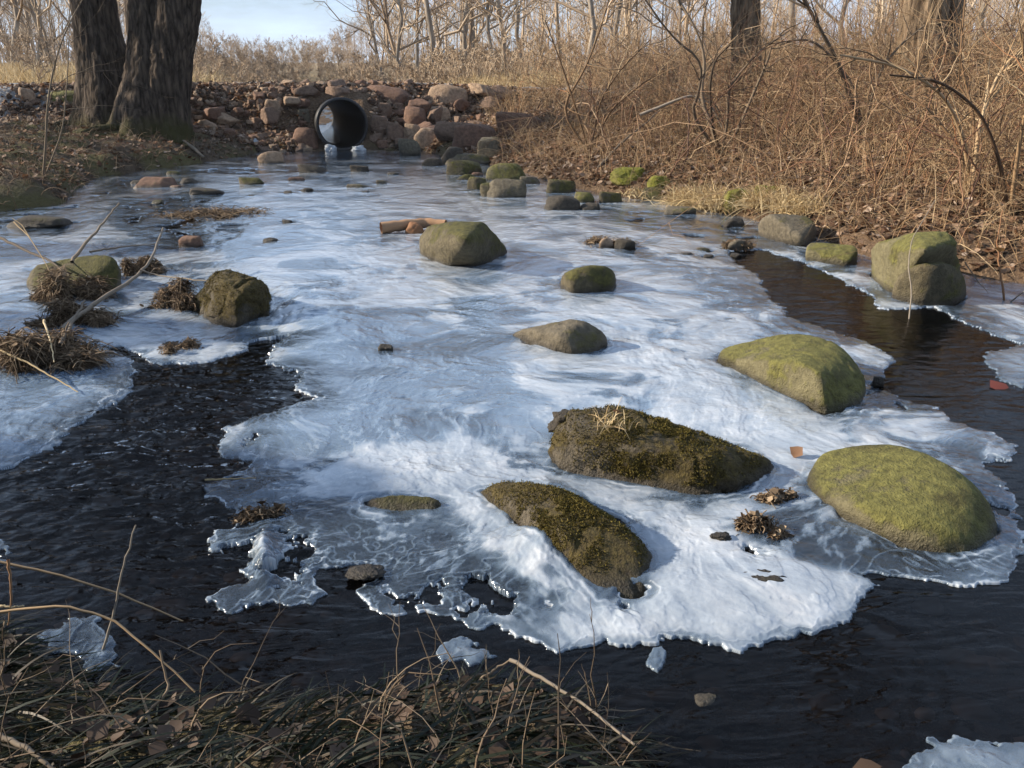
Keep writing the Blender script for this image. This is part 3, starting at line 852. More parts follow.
# patches: px py rx ry amount   (whiteness of the ice, where it froze over air)
BL = [(300, 400, 110, 45, -.5), (430, 370, 130, 45, -.33), (300, 520, 95, 60, -.5), (270, 590, 70, 25, -.5), (450, 590, 120, 45, -.45), (60, 410, 90, 60, -.45), (640, 560, 60, 50, -.35), (510, 430, 60, 30, -.12),
      (700, 330, 120, 40, .2), (640, 380, 100, 50, .25), (780, 470, 120, 60, .2), (540, 550, 60, 45, .55), (430, 475, 90, 30, .45), (350, 480, 60, 20, .35), (680, 560, 90, 45, .35), (800, 600, 90, 30, .5), (700, 620, 80, 25, .35), (200, 330, 110, 50, .3),
      (780, 540, 60, 18, -.75), (820, 560, 50, 12, -.3), (910, 560, 110, 22, -.45), (980, 470, 40, 60, -.3), (900, 425, 80, 30, .1), (730, 290, 80, 25, -.35), (800, 320, 60, 20, -.3), (420, 230, 200, 40, .2), (280, 230, 80, 25, -.25), (260, 555, 22, 22, .6), (400, 500, 60, 30, .3),
      (380, 200, 200, 25, .05), (620, 480, 70, 20, .2), (60, 260, 90, 30, .1), (95, 560, 200, 300, 0), (640, 260, 90, 20, .1), (980, 318, 80, 20, -.1), (600, 600, 50, 40, .15), (400, 430, 60, 20, -.2), (880, 395, 60, 18, -.15)]

def build_ice():
    rows, cols = 1180, 1240
    py = np.concatenate([np.linspace(149.5, 260, 300), np.linspace(260, 800, rows - 300)[1:] if False else np.linspace(260.5, 800, rows - 300)])
    px = np.linspace(-110, 1134, cols)
    PX, PYY = np.meshgrid(px, py)
    pts = P(PX.ravel(), PYY.ravel())
    x, y = pts[:, 0], pts[:, 1]
    # a little breakup of outlines, metres
    nearf = np.clip(4.0 / y, 0.5, 1.6)
    wx = x + 0.06 * fbm(xy0(x, y, 5, 1.0), 3) + 0.022 * noise3(xy0(x, y, 22, 2.0)) + 0.008 * noise3(xy0(x, y, 60, 8.0))
    wy = y + 0.05 * fbm(xy0(x, y, 5, 5.0), 3) + 0.020 * noise3(xy0(x, y, 22, 6.0)) + 0.008 * noise3(xy0(x, y, 60, 9.0))
    d = -polysdf(STREAM, wx, wy) + 0.05
    soft = np.zeros(x.shape)
    for k, poly in W.items():
        sd = polysdf(poly, wx, wy)
        if k == 'left': d = np.minimum(d, sd)
        elif k != 'mid_right': soft = np.maximum(soft, 1 - sstep(-0.12, 0.12, sd))
    frag = np.full(x.shape, -9.0)
    for poly in FR: frag = np.maximum(frag, -polysdf(poly, wx, wy))
    d = np.maximum(d, frag)
    fd = np.full(x.shape, 9.0)
    for f in FOOT:
        cx_, cy_ = f.mean(0); rr = np.max(np.hypot(f[:, 0] - cx_, f[:, 1] - cy_)) + 0.4
        s = (np.abs(x - cx_) < rr) & (np.abs(y - cy_) < rr)
        if s.any(): fd[s] = np.minimum(fd[s], polysdf(f, x[s], y[s]))
    fdw = fd + 0.035 * fbm(xy0(x, y, 7., 21.), 3) + .012 * noise3(xy0(x, y, 30., 22.))
    pxr, pyr = PX.ravel(), PYY.ravel()
    lace = np.zeros_like(x)
    for (bx, by, rx, ry, a) in [(270, 560, 90, 60, 1), (460, 600, 120, 35, 1.15), (230, 440, 60, 60, .7), (990, 500, 30, 80, .8), (940, 570, 80, 18, .7), (60, 440, 90, 40, .6), (900, 400, 60, 25, .8), (780, 555, 50, 16, 1.0), (620, 615, 60, 25, .6), (790, 315, 60, 40, .7), (600, 570, 30, 25, .6)]:
        lace = np.maximum(lace, a * np.exp(-(((pxr - bx) / rx) ** 2 + ((pyr - by) / ry) ** 2)))
    ln_ = fbm(xy0(x, y, 7.5, 61.), 4, 2.1, .55)
    d = np.minimum(d, .012 + .16 * (1 - lace) / (lace + .12) + .27 * ln_)
    gapm = sstep(-.1, .25, fbm(xy0(x, y, 3.2, 41.), 2))
    d = np.minimum(d, np.where(y < 9, fdw - .010 + .10 * (1 - gapm), 9))
    closeup0 = np.clip(6.0 / y, 0, 1)
    # whiteness
    w = np.full(x.shape, 0.50)
    for (bx, by, rx, ry, a) in BL:
        w += a * np.exp(-(((PX.ravel() - bx) / rx) ** 2 + ((PYY.ravel() - by) / ry) ** 2))
    # domain-warped flow layers
    q = np.stack([x * 1.0 + .35 * fbm(xy0(x, y, 1.1, 3.), 2), y * 1.0 + .35 * fbm(xy0(x, y, 1.1, 4.), 2), np.zeros_like(x)], 1)
    lay = fbm(q * np.array([2.3, 1.7, 1]) + 3.3, 5, 2.1, 0.55)
    lay2 = fbm(q * np.array([7, 5, 1]) + 9.1, 4)
    lay3 = fbm(q * np.array([26, 18, 1]) + 1.7, 3)
    w = w + .04 + lay * 0.70 + lay2 * 0.16 + .22 * fbm(xy0(x, y, 2.6, 31.), 3) - soft * 1.1
    thinp = sstep(.06, .30, fbm(np.stack([q[:, 0] * 1.5, q[:, 1] * 2.2, 0 * x + 71], 1), 4, 2.2, .55)) * (.5 + .5 * closeup0)
    w = w - .42 * thinp
    d = np.minimum(d, 0.10 + 0.5 * fbm(xy0(x, y, 3.5, 7.0), 3) + 1.2 * (1 - soft) + .02)
    # terraces: thin sheets frozen one on another
    tv = lay * 5 + lay2 * 1.4 + w * 1.5
    fr = tv - np.floor(tv)
    nr, ncl = len(py), cols
    G = lambda a: a.reshape(nr, ncl)
    def contour(v, width):
        g = v - np.floor(v); dist = np.minimum(g, 1 - g)
        vx = np.gradient(G(v), axis=1) / (np.gradient(G(x), axis=1) + 1e-9)
        vy = np.gradient(G(v), axis=0) / (np.gradient(G(y), axis=0) - 1e-9)
        gm = np.hypot(vx, vy).ravel()
        wd = np.maximum(width, 0.0009 * y)
        return np.exp(-(dist / np.maximum(gm, 2.0) / wd) ** 2)
    line = contour(tv, 0.004)
    stepz = np.floor(tv) + sstep(0.0, 0.14, fr)
    ws = 0.75 * sstep(0.12, 0.75, w) + 0.25 * sstep(0.42, 0.56, w)
    clear = 1 - ws
    sm = fbm(np.stack([q[:, 0] * 5 + .5 * lay, q[:, 1] * 8, 0 * x + 2.2], 1), 2)
    line2 = contour(2.6 * sm + .35 * lay2, 0.0036) * sstep(-.15, .25, fbm(xy0(x, y, 3.1, 11.), 2))
    line = line * sstep(-.1, .3, fbm(xy0(x, y, 2.3, 15.), 2))
    closeup = np.clip(6.0 / y, 0, 1) ** 2
    rv = sstep(-.45, .45, fbm(xy0(x, y, 9., 33.), 3))
    rim = np.exp(-((d - 0.004) / (0.0022 + .007 * rv ** 2)) ** 2) * (.35 + .65 * rv)
    rv2 = sstep(-.2, .4, fbm(xy0(x, y, 6., 35.), 3))
    rim2 = rv2 * np.exp(-((d - 0.030 - 0.05 * lay2) / 0.0035) ** 2) * 0.6
    cmod = sstep(-.25, .35, fbm(xy0(x, y, 4., 23.), 2))
    collar = (np.exp(-((fdw - 0.018) / 0.008) ** 2) * 0.55 + np.exp(-((fdw - 0.055) / 0.005) ** 2) * .3 * closeup) * cmod
    wash = 1 - 0.75 * np.exp(-np.clip(fdw, 0, 9) / 0.045) * 1.0
    wf = ws * wash * (0.85 + 0.25 * lay2) + line * clear * 0.30 * closeup + line2 * clear * 0.28 * closeup + clear * closeup * 0.40 * sstep(.12, .42, lay3 * .7 + lay2 * .8 + .15 * sm) + (rim + rim2) * (.3 + .7 * closeup) + collar
    wf = np.clip(wf, 0.0, 1)
    thin = 1 - sstep(0.0, 0.05, d)
    wf = np.clip(np.maximum(wf * (1 - 0.5 * thin), (rim + rim2) * closeup), 0, 1)
    milk = sstep(.02, .25, d) * sstep(2.9, 3.6, y + .25 * lay) * (1 - np.exp(-np.clip(fdw, 0, 9) / .05)) * (1 - .6 * thinp)
    fm = (frag > -0.03) & (frag >= d - 1e-9)
    wf = np.where(fm, wf * .45, wf)
    # height
    far = np.clip(4 / y, 0.15, 1)
    z = 0.006 * (1 - np.exp(-np.clip(d, 0, 9) / 0.006)) + 0.013 * (1 - np.exp(-np.clip(d, 0, 9) / 0.16))
    z += 0.0012 * np.clip(stepz, -4, 6) * sstep(0, .1, d)
    fl = fbm(np.stack([(x * .94 - y * .34) * 3.5 + lay, (x * .34 + y * .94) * 11, 0 * x + 6], 1), 3)
    z += (0.005 * lay2 + 0.0022 * lay3 * (0.2 + 0.9 * clear) + 0.005 * fl * (.3 + .7 * clear)) * sstep(0, .05, d) * np.clip(4.5 / y, .35, 1)
    z += 0.004 * rim + 0.003 * rim2 + 0.003 * line2 * clear * closeup * sstep(0, .03, d)
    z += 0.008 * np.exp(-np.clip(fdw, 0, 9) / 0.06) * sstep(0, .05, d)
    # raised frozen splash humps
    for (bx, by, rx, ry, a) in [(265, 560, 12, 26, .05), (540, 550, 60, 38, .05), (330, 330, 50, 25, .04), (700, 600, 120, 35, .02), (430, 490, 70, 25, .02), (300, 300, 40, 20, .03)]:
        z += a * np.exp(-(((PX.ravel() - bx) / rx) ** 2 + ((PYY.ravel() - by) / ry) ** 2)) * (1 + 0.35 * lay2)
    z = np.maximum(z, 0.003)
    z = np.where(d <= 0, -0.012, z)
    keep = d > -0.02
    R_, C_ = len(py), cols
    idx = np.arange(R_ * C_).reshape(R_, C_)
    F = np.stack([idx[1:, :-1], idx[1:, 1:], idx[:-1, 1:], idx[:-1, :-1]], -1).reshape(-1, 4)
    F = F[(d[F] > 0).any(1)]
    used = np.zeros(R_ * C_, bool); used[F.ravel()] = True
    mp_ = np.cumsum(used) - 1
    V = np.stack([x, y, z], 1)[used]
    o = mesh('ice', V, mp_[F], ice_mat(), None, True, {'white': wf[used], 'milk': milk[used], 'edge': np.clip(d, 0, 1)[used]})
    tag(o, kind='structure')
    return o

def fresnel_mix(nt, out, under, glossr, normal, ior=1.31, boost=1.0):
    g = nt.nodes.new('ShaderNodeBsdfGlossy'); g.inputs['Roughness'].default_value = glossr if isinstance(glossr, float) else 0.1
    if not isinstance(glossr, float): nt.links.new(glossr, g.inputs['Roughness'])
    fr = nt.nodes.new('ShaderNodeFresnel'); fr.inputs[0].default_value = ior
    if normal is not None:
        nt.links.new(normal, g.inputs['Normal']); nt.links.new(normal, fr.inputs['Normal'])
    mx = nt.nodes.new('ShaderNodeMixShader')
    nt.links.new(mathn(nt, 'MULTIPLY', fr.outputs[0], boost, True), mx.inputs[0])
    nt.links.new(under, mx.inputs[1]); nt.links.new(g.outputs[0], mx.inputs[2]); nt.links.new(mx.outputs[0], out.inputs[0])

def ice_mat():
    m, nt, out = mat('stream ice')
    oc = coords(nt, 'Object')
    n1 = noise_n(nt, 30, 6, 0.65, oc, 0.4); n2 = noise_n(nt, 110, 4, 0.6, oc); n3 = noise_n(nt, 5, 5, 0.6, oc, .8)
    h = mathn(nt, 'ADD', n1, mathn(nt, 'MULTIPLY', n2, 0.35))
    h = mathn(nt, 'ADD', h, mathn(nt, 'MULTIPLY', n3, 1.6))
    nb = bump(nt, h, 0.22, 0.010)
    w = attr(nt, 'white')
    wv = mathn(nt, 'ADD', w, mathn(nt, 'MULTIPLY', mathn(nt, 'SUBTRACT', n1, 0.5), 0.35), True)
    col = ramp(nt, n3, [(0.25, (.30, .35, .41)), (0.5, (.44, .48, .52)), (0.75, (.62, .63, .64))])
    col = mixc(nt, ramp(nt, w, [(0.15, (1, 1, 1)), (0.8, (0, 0, 0))]), col, (.24, .34, .46))
    df = nt.nodes.new('ShaderNodeBsdfDiffuse'); nt.links.new(col, df.inputs[0]); nt.links.new(nb, df.inputs['Normal'])
    tr = nt.nodes.new('ShaderNodeBsdfTransparent'); tr.inputs[0].default_value = (.86, .90, .93, 1)
    d2 = nt.nodes.new('ShaderNodeBsdfDiffuse'); d2.inputs[0].default_value = (.27, .37, .50, 1); nt.links.new(nb, d2.inputs['Normal'])
    mc = nt.nodes.new('ShaderNodeMixShader'); nt.links.new(mathn(nt, 'ADD', 0.07, mathn(nt, 'MULTIPLY', attr(nt, 'milk'), 0.42)), mc.inputs[0])
    nt.links.new(tr.outputs[0], mc.inputs[1]); nt.links.new(d2.outputs[0], mc.inputs[2])
    mx = nt.nodes.new('ShaderNodeMixShader'); nt.links.new(mathn(nt, 'MULTIPLY', wv, 0.95), mx.inputs[0])
    nt.links.new(mc.outputs[0], mx.inputs[1]); nt.links.new(df.outputs[0], mx.inputs[2])
    rg = mathn(nt, 'ADD', 0.06, mathn(nt, 'MULTIPLY', wv, 0.14))
    fresnel_mix(nt, out, mx.outputs[0], rg, nb, 1.33, 1.9)
    return m

def water_mat():
    m, nt, out = mat('dark running water')
    oc = coords(nt, 'Object', (3.2, 8.5, 6))
    n1 = noise_n(nt, 1.0, 2.5, 0.5, oc, 1.2); n2 = noise_n(nt, 4.0, 2, 0.5, oc, .5)
    h = mathn(nt, 'ADD', n1, mathn(nt, 'MULTIPLY', n2, 0.12))
    h = mathn(nt, 'MULTIPLY', h, mathn(nt, 'ADD', 0.2, attr(nt, 'riffle')))
    nb = bump(nt, h, 0.9, 0.04)
    tr = nt.nodes.new('ShaderNodeBsdfTransparent'); tr.inputs[0].default_value = (.28, .25, .24, 1)
    df = nt.nodes.new('ShaderNodeBsdfDiffuse'); df.inputs[0].default_value = (.004, .004, .005, 1)
    mx = nt.nodes.new('ShaderNodeMixShader'); mx.inputs[0].default_value = 0.15
    nt.links.new(tr.outputs[0], mx.inputs[1]); nt.links.new(df.outputs[0], mx.inputs[2])
    fresnel_mix(nt, out, mx.outputs[0], 0.07, nb, 1.33, 0.8)
    return m

def build_water():
    py = np.linspace(149.0, 900, 620); px = np.linspace(-160, 1184, 560)
    PX, PYY = np.meshgrid(px, py)
    pts = P(PX.ravel(), PYY.ravel()); x, y = pts[:, 0], pts[:, 1]
    rif = np.exp(-(((PX.ravel() - 170) / 220) ** 2 + ((PYY.ravel() - 470) / 110) ** 2))
    q = np.stack([x + .12 * noise3(xy0(x, y, 3)), y, 0 * x], 1)
    # flow runs to the lower left: waves stretched along it
    a = R(200); u = q[:, 0] * math.cos(a) + q[:, 1] * math.sin(a); v = -q[:, 0] * math.sin(a) + q[:, 1] * math.cos(a)
    n = fbm(np.stack([u * 5, v * 13, 0 * u], 1), 3)
    n2 = fbm(np.stack([u * 12, v * 34, 0 * u + 4], 1), 3)
    z = rif * (0.026 * n + 0.014 * n2) + 0.0018 * n2 + .001 * n
    idx = np.arange(len(py) * len(px)).reshape(len(py), len(px))
    F = np.stack([idx[1:, :-1], idx[1:, 1:], idx[:-1, 1:], idx[:-1, :-1]], -1).reshape(-1, 4)
    V = np.stack([x, y, z], 1)
    yb = float(y.min()); 
    o = mesh('water', V, F, water_mat(), None, True, {'riffle': rif}); tag(o, kind='structure')
    # the rest of the water: out past the frame, and beyond the road
    mb = MB()
    xl, xr = V[idx[:, 0]], V[idx[:, -1]]
    far_l = xl.copy(); far_l[:, 0] = np.minimum(-14, xl[:, 0] - .1); far_r = xr.copy(); far_r[:, 0] = np.maximum(8, xr[:, 0] + .1)
    K = len(xl); ii = np.arange(K - 1)
    for a_, b_ in ((far_l, xl), (xr, far_r)):
        mb.add(np.vstack([a_, b_]), np.stack([ii + 1, ii + 1 + K, ii + K, ii], 1))
    mb.add([[-14, -3, -.001], [8, -3, -.001], [8, yb, -.001], [-14, yb, -.001]], [[0, 1, 2, 3]])
    mb.add([[-16, 23, 0.0], [-3, 23, 0.0], [-3, 60, 0.0], [-15, 60, 0.0]], [[0, 1, 2, 3]])
    mb.add([[-4.2, 15.9, 0.001], [-2.4, 15.9, 0.001], [-4.2, 23, 0.001], [-5.7, 23, 0.001]], [[0, 1, 2, 3]])
    o2 = mb.build('water', bpy.data.materials['dark running water']); tag(o2, kind='structure')
build_ice()
build_water()

# frozen lumps at the pipe mouth
def ice_lump(x0, x1, y0, y1, label):
    o = rough_rock('ice_lump', x0, x1, y0, y1, M['icelump'], label, z=0.0, cat='ice lump', sub=5, p=5, rough=.28, sinkf=.3)
mI, nt, out = mat('frozen splash ice')
nI = noise_n(nt, 30, 5, .6, coords(nt))
pI = finish(nt, out, mixc(nt, nI, (.16, .19, .22), (.55, .57, .58)), .25, bump(nt, nI, .5, .02), .6)
M['icelump'] = mI
ice_lump(325, 336, 145, 152, 'white frozen splash lump at the left side of the pipe mouth')
ice_lump(352, 364, 146, 152, 'white frozen splash lump at the right side of the pipe mouth')
ice_lump(226, 262, 136, 152, 'white frozen trickle at the left foot of the riprap')

# ------------------------------------------------------------------ trees
def grow(r, H, r0, spec, lean=(0, 0), K0=14, wig=0.03):
    """levels of branches; returns [(C,rad), ...]. spec: (children per metre-less branch, length ratio, angle deg, K)"""
    t = np.linspace(0, 1, K0)
    C = np.zeros((1, K0, 3)); C[0, :, 2] = t * H
    off = np.cumsum(r.normal(0, wig * H / K0 * 2, (K0, 2)), 0); off[0] = 0
    C[0, :, :2] = off + np.outer(t * H, lean)
    rad = (r0 * (1 - 0.88 * t ** 1.1))[None]
    rad[0] += r0 * 0.5 * np.exp(-t * H / 0.35)
    out = [(C, rad)]
    for li, (nc, lr, ang, K, t0) in enumerate(spec):
        pc, pr = out[-1]
        N, KP, _ = pc.shape
        tt = t0 + (1 - t0) * (r.random((N, nc)) ** 0.9)
        fi = tt * (KP - 1); i0 = np.minimum(fi.astype(int), KP - 2); f = (fi - i0)[..., None]
        n = np.arange(N)[:, None]
        base = pc[n, i0] * (1 - f) + pc[n, i0 + 1] * f
        prr = pr[n, i0] * (1 - f[..., 0]) + pr[n, i0 + 1] * f[..., 0]
        T = unit(pc[n, i0 + 1] - pc[n, i0])
        rv = r.normal(size=T.shape); per = unit(np.cross(T, rv))
        a = np.radians(ang + r.normal(0, 10, tt.shape))[..., None]
        D = unit(T * np.cos(a) + per * np.sin(a))
        plen = np.linalg.norm(pc[:, -1] - pc[:, 0], axis=1)[:, None]
        Ln = plen * lr * r.uniform(.6, 1.2, tt.shape) * (1.15 - 0.75 * tt)
        s = np.linspace(0, 1, K)
        D2 = unit(D + np.array([0, 0, 0.35]) + r.normal(0, .25, D.shape))
        cc = base[:, :, None] + Ln[:, :, None, None] * (D[:, :, None] * s[:, None] + (D2 - D)[:, :, None] * (s ** 2 * .6)[:, None])
        cc[:, :, 1:] += r.normal(0, .03, cc[:, :, 1:].shape) * Ln[:, :, None, None]
        rr = np.minimum(prr * .62, Ln * 0.02 + .002)[..., None] * (1 - .85 * s)
        out.append((cc.reshape(-1, K, 3), rr.reshape(-1, K)))
    return out

def tree_meshes(r, H, r0, spec, tm, cm, sides=(10, 5, 3, 3, 3), lean=(0, 0), wig=.03):
    lv = grow(r, H, r0, spec, lean, wig=wig)
    a = MB(); tubes(a, *lv[0], sides=sides[0]); b = MB()
    for k, l in enumerate(lv[1:]): tubes(b, *l, sides=sides[k + 1])
    V1 = a; V2 = b
    t = a.build('trunk', tm); c = b.build('crown', cm)
    return t, c

def place_tree(name, trunk, crown, loc, rz, s, label, cat='tree', group=None, first=True):
    root = empty(name, loc); root.rotation_euler = (0, 0, rz); root.scale = (s, s, s)
    for src in (trunk, crown):
        if src is None: continue
        o = src if first else src.copy()
        if not first: COL.objects.link(o)
        o.parent = root
    return tag(root, label, cat, group)

# the big multi-stemmed tree on the left bank
def big_stem(mb, pts, rads, flare=0.0, seed=0, S=72, ridges=0.032):
    pts = np.array(pts, float); K = 150
    t = np.linspace(0, 1, len(pts)); tt = np.linspace(0, 1, K)
    # smooth path
    C = np.stack([np.interp(tt, t, pts[:, i]) for i in range(3)], 1)
    ker = np.ones(15) / 15
    for i in range(3):
        pad = np.concatenate([2 * C[0, i] - C[1:8, i][::-1], C[:, i], 2 * C[-1, i] - C[-8:-1, i][::-1]])
        C[:, i] = np.convolve(pad, ker, 'valid')
    rad = np.interp(tt, t, rads)
    zz = C[:, 2] - C[0, 2]
    th = np.arange(S) * 2 * math.pi / S
    lob = 1 + flare * np.exp(-zz / 0.45)[:, None] * (0.55 + 0.6 * np.cos(th * 5 + seed)[None] + .3 * np.cos(th * 3 + 2 * seed)[None])
    Rr = rad[:, None] * lob
    cs = np.stack([np.cos(th), np.sin(th)], 1)
    V = np.zeros((K, S, 3)); V[..., 0] = C[:, None, 0] + Rr * cs[:, 0]; V[..., 1] = C[:, None, 1] + Rr * cs[:, 1]; V[..., 2] = C[:, None, 2]
    q = np.stack([V[..., 0].ravel() * 9, V[..., 1].ravel() * 9, V[..., 2].ravel() * 1.6 + seed], 1)
    rd = np.abs(fbm(q, 3)).reshape(K, S)
    low = fbm(np.stack([V[..., 0].ravel() * 1.6, V[..., 1].ravel() * 1.6, V[..., 2].ravel() * .6 + seed], 1), 2).reshape(K, S)
    dn = -ridges * (1 - np.clip(rd * 4, 0, 1)) + low * rad[:, None] * .28
    V[..., 0] += dn * cs[:, 0]; V[..., 1] += dn * cs[:, 1]
    idx = np.arange(K * S).reshape(K, S); nx = np.roll(idx, -1, 1)
    F = np.stack([idx[:-1], nx[:-1], nx[1:], idx[1:]], -1).reshape(-1, 4)
    mb.add(V.reshape(-1, 3), F)

Ya, Yb = 15.6, 14.9
def W3(px, py, Y): return PY(px, py, Y)
root = empty('tree', (W3(140, 120, 15.2)[0], 15.2, 0.4))
tag(root, 'big dark tree with three thick stems from one base on the left bank', 'tree')
def stem(path, rads, fl, sd):
    mb = MB(); big_stem(mb, path, rads, fl, sd)
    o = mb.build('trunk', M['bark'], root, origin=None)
    o.matrix_parent_inverse.identity(); o.location = (-root.location[0], -root.location[1], -root.location[2])
    return o
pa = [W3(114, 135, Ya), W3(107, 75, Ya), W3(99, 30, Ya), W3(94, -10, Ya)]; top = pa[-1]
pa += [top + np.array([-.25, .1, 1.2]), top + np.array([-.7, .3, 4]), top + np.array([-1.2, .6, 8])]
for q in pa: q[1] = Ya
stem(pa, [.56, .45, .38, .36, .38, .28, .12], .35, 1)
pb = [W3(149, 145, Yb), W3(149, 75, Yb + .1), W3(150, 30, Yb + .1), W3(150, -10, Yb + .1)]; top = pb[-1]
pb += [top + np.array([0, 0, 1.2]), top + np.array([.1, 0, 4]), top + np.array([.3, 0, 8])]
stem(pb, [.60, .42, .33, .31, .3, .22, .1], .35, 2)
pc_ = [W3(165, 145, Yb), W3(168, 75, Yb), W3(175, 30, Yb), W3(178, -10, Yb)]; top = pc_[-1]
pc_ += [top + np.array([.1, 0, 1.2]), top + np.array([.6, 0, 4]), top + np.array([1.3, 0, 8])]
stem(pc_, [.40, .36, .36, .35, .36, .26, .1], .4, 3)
# crown far above the frame, and surface roots
mb = MB(); r = np.random.default_rng(5)
for tp in (pa, pb, pc_):
    lv = grow(r, 7.5, .22, [(14, .5, 50, 7, .1), (7, .5, 45, 5, .15), (6, .5, 40, 4, .1)])
    for k, (C, rd) in enumerate(lv): tubes(mb, C + tp[-3], rd, sides=(8, 5, 3, 3)[k])
o = mb.build('crown', M['twig_dark'], root); o.location = (-root.location[0], -root.location[1], -root.location[2])
for path, r0 in [([(150, 122), (120, 121), (95, 124), (70, 123), (48, 127)], .13), ([(160, 128), (172, 133), (180, 140), (188, 148)], .10), ([(140, 128), (118, 131), (96, 130), (82, 133)], .09), ([(105, 112), (88, 114), (70, 117)], .1)]:
    pts = [hit(a, b) for a, b in path]
    C = np.array(pts); C[:, 2] += np.linspace(r0 * .8, 0.0, len(C)); 
    tt = np.linspace(0, 1, 16); C = np.stack([np.interp(tt, np.linspace(0, 1, len(C)), C[:, i]) for i in range(3)], 1)
    mb = MB(); tubes(mb, C[None], (r0 * (1 - .7 * tt))[None], sides=12)
    o = mb.build('root', M['bark'], root); o.location = (-root.location[0], -root.location[1], -root.location[2])

# trunks in the right-hand brush
def solo_trunk(pxb, pyb, wpx, pxt, label, seed, m, Y=None):
    b = hit(pxb, pyb) if Y is None else None
    if Y is not None:
        b = PY(pxb, pyb, Y); b[2] = tz(b[0], b[1])
    Yd = b[1]; pxm = FPX / (Yd * CP + (CAMZ - b[2]) * SP)
    rr = wpx / 2 / pxm
    root = empty('tree', tuple(b)); tag(root, label, 'tree')
    t = PY(pxt, 0, Yd)
    H = t[2] - b[2]
    path = [np.array([0, 0, -.2]), (t - b) * .5, (t - b), (t - b) + np.array([(t - b)[0] * 1.2, 0, 3]), (t - b) + np.array([(t - b)[0] * 2, 0, 7])]
    mb = MB(); big_stem(mb, path, [rr * 1.12, rr, rr * .96, rr * .7, rr * .3], .25, seed)
    mb.build('trunk', m, root)
    mb = MB(); r = np.random.default_rng(seed)
    lv = grow(r, 5, rr * .4, [(12, .6, 55, 7, .1), (7, .5, 45, 5, .15), (5, .5, 40, 4, .1)])
    for k, (C, rd) in enumerate(lv): tubes(mb, C + path[-2], rd, sides=(8, 5, 3, 3)[k])
    mb.build('crown', M['twig_tan'], root)
    return root
solo_trunk(925, 108, 56, 934, 'thick brown tree trunk rising behind the brush at upper right', 21, M['bark_sun'], Y=11.5)
solo_trunk(748, 112, 28, 746, 'straight brown tree trunk wrapped in brush, left of the thick one', 22, M['bark_sun'], Y=14.5)

# bare background trees with trunks one can tell apart
tv = []
for k in range(5):
    r = np.random.default_rng(40 + k)
    tv.append(tree_meshes(r, 11 + k * .6, .085 + .015 * (k % 3), [(26, .40, 52, 7, .09), (10, .45, 46, 5, .12), (7, .5, 42, 4, .1)], M['bark_far'], M['twig_far'], (8, 4, 3, 3), wig=.075, lean=((-.08, .05, .12, -.03, .07)[k], 0)))
used = [False] * 5
bgt = [(388, 48, 0, 1.0, 'bare tree just right of the open sky gap'), (402, 42, 1, .85, 'leaning bare tree behind the road right of the sky gap'), (437, 36, 2, .95, 'forked pale bare tree above the road edge boulder'),
       (418, 52, 3, 1.1, 'slender bare tree left of the forked pale one'), (458, 50, 4, 1.2, 'tall bare tree in the dense clump above the boulder'), (466, 46, 1, 1.1, 'thick stemmed bare tree in the dense clump behind the road'), (478, 54, 2, 1.2, 'bare tree at the right of the dense clump'),
       (494, 38, 3, .95, 'straight pale bare trunk right of the dense clump'), (507, 34, 0, .9, 'curving dark bare trunk in the middle of the sky'), (529, 40, 4, .85, 'thin bare tree left of the straw-footed one'), (585, 24, 1, .75, 'bare tree with a rusty brown foot standing over the brush'),
       (612, 44, 2, 1, 'faint bare tree behind the brush right of the rusty-footed one'), (679, 30, 3, .7, 'very thin pale birch-like stem behind the brush'), (800, 26, 4, .9, 'bare tree behind the brush between the two brown trunks'), (850, 30, 0, 1, 'bare tree just left of the thick brown trunk'),
       (985, 26, 1, .9, 'bare tree right of the thick brown trunk'), (1020, 32, 2, 1.1, 'bare tree at the far upper right corner'), (12, 38, 3, 1.1, 'pale bare trunk at the far upper left corner'), (34, 46, 4, 1.2, 'bare tree left of the sapling stems'), (56, 42, 0, 1.1, 'bare tree close to the left side of the big tree'),
       (122, 60, 2, 1.2, 'bare tree seen in the fork of the big tree')]
for i, (px, Y, v, s, lab) in enumerate(bgt):
    X = float(PY(px, 60, Y)[0])
    place_tree('bare_tree', tv[v][0], tv[v][1], (X, Y, tz(X, Y) - .05), i * 1.7, s * (0.9 + Y / 200), lab, group='bare trees beyond the road', first=not used[v])
    used[v] = True
# off to the left, out of frame: trees whose shade falls on the big tree and the stream
for i, (x, y, v, s) in enumerate([(-19, 15.5, 2, 1.1)]):
    place_tree('bare_tree', tv[v][0], tv[v][1], (x, y, tz(x, y)), i, s, 'bare tree on the left bank outside the picture', first=False)

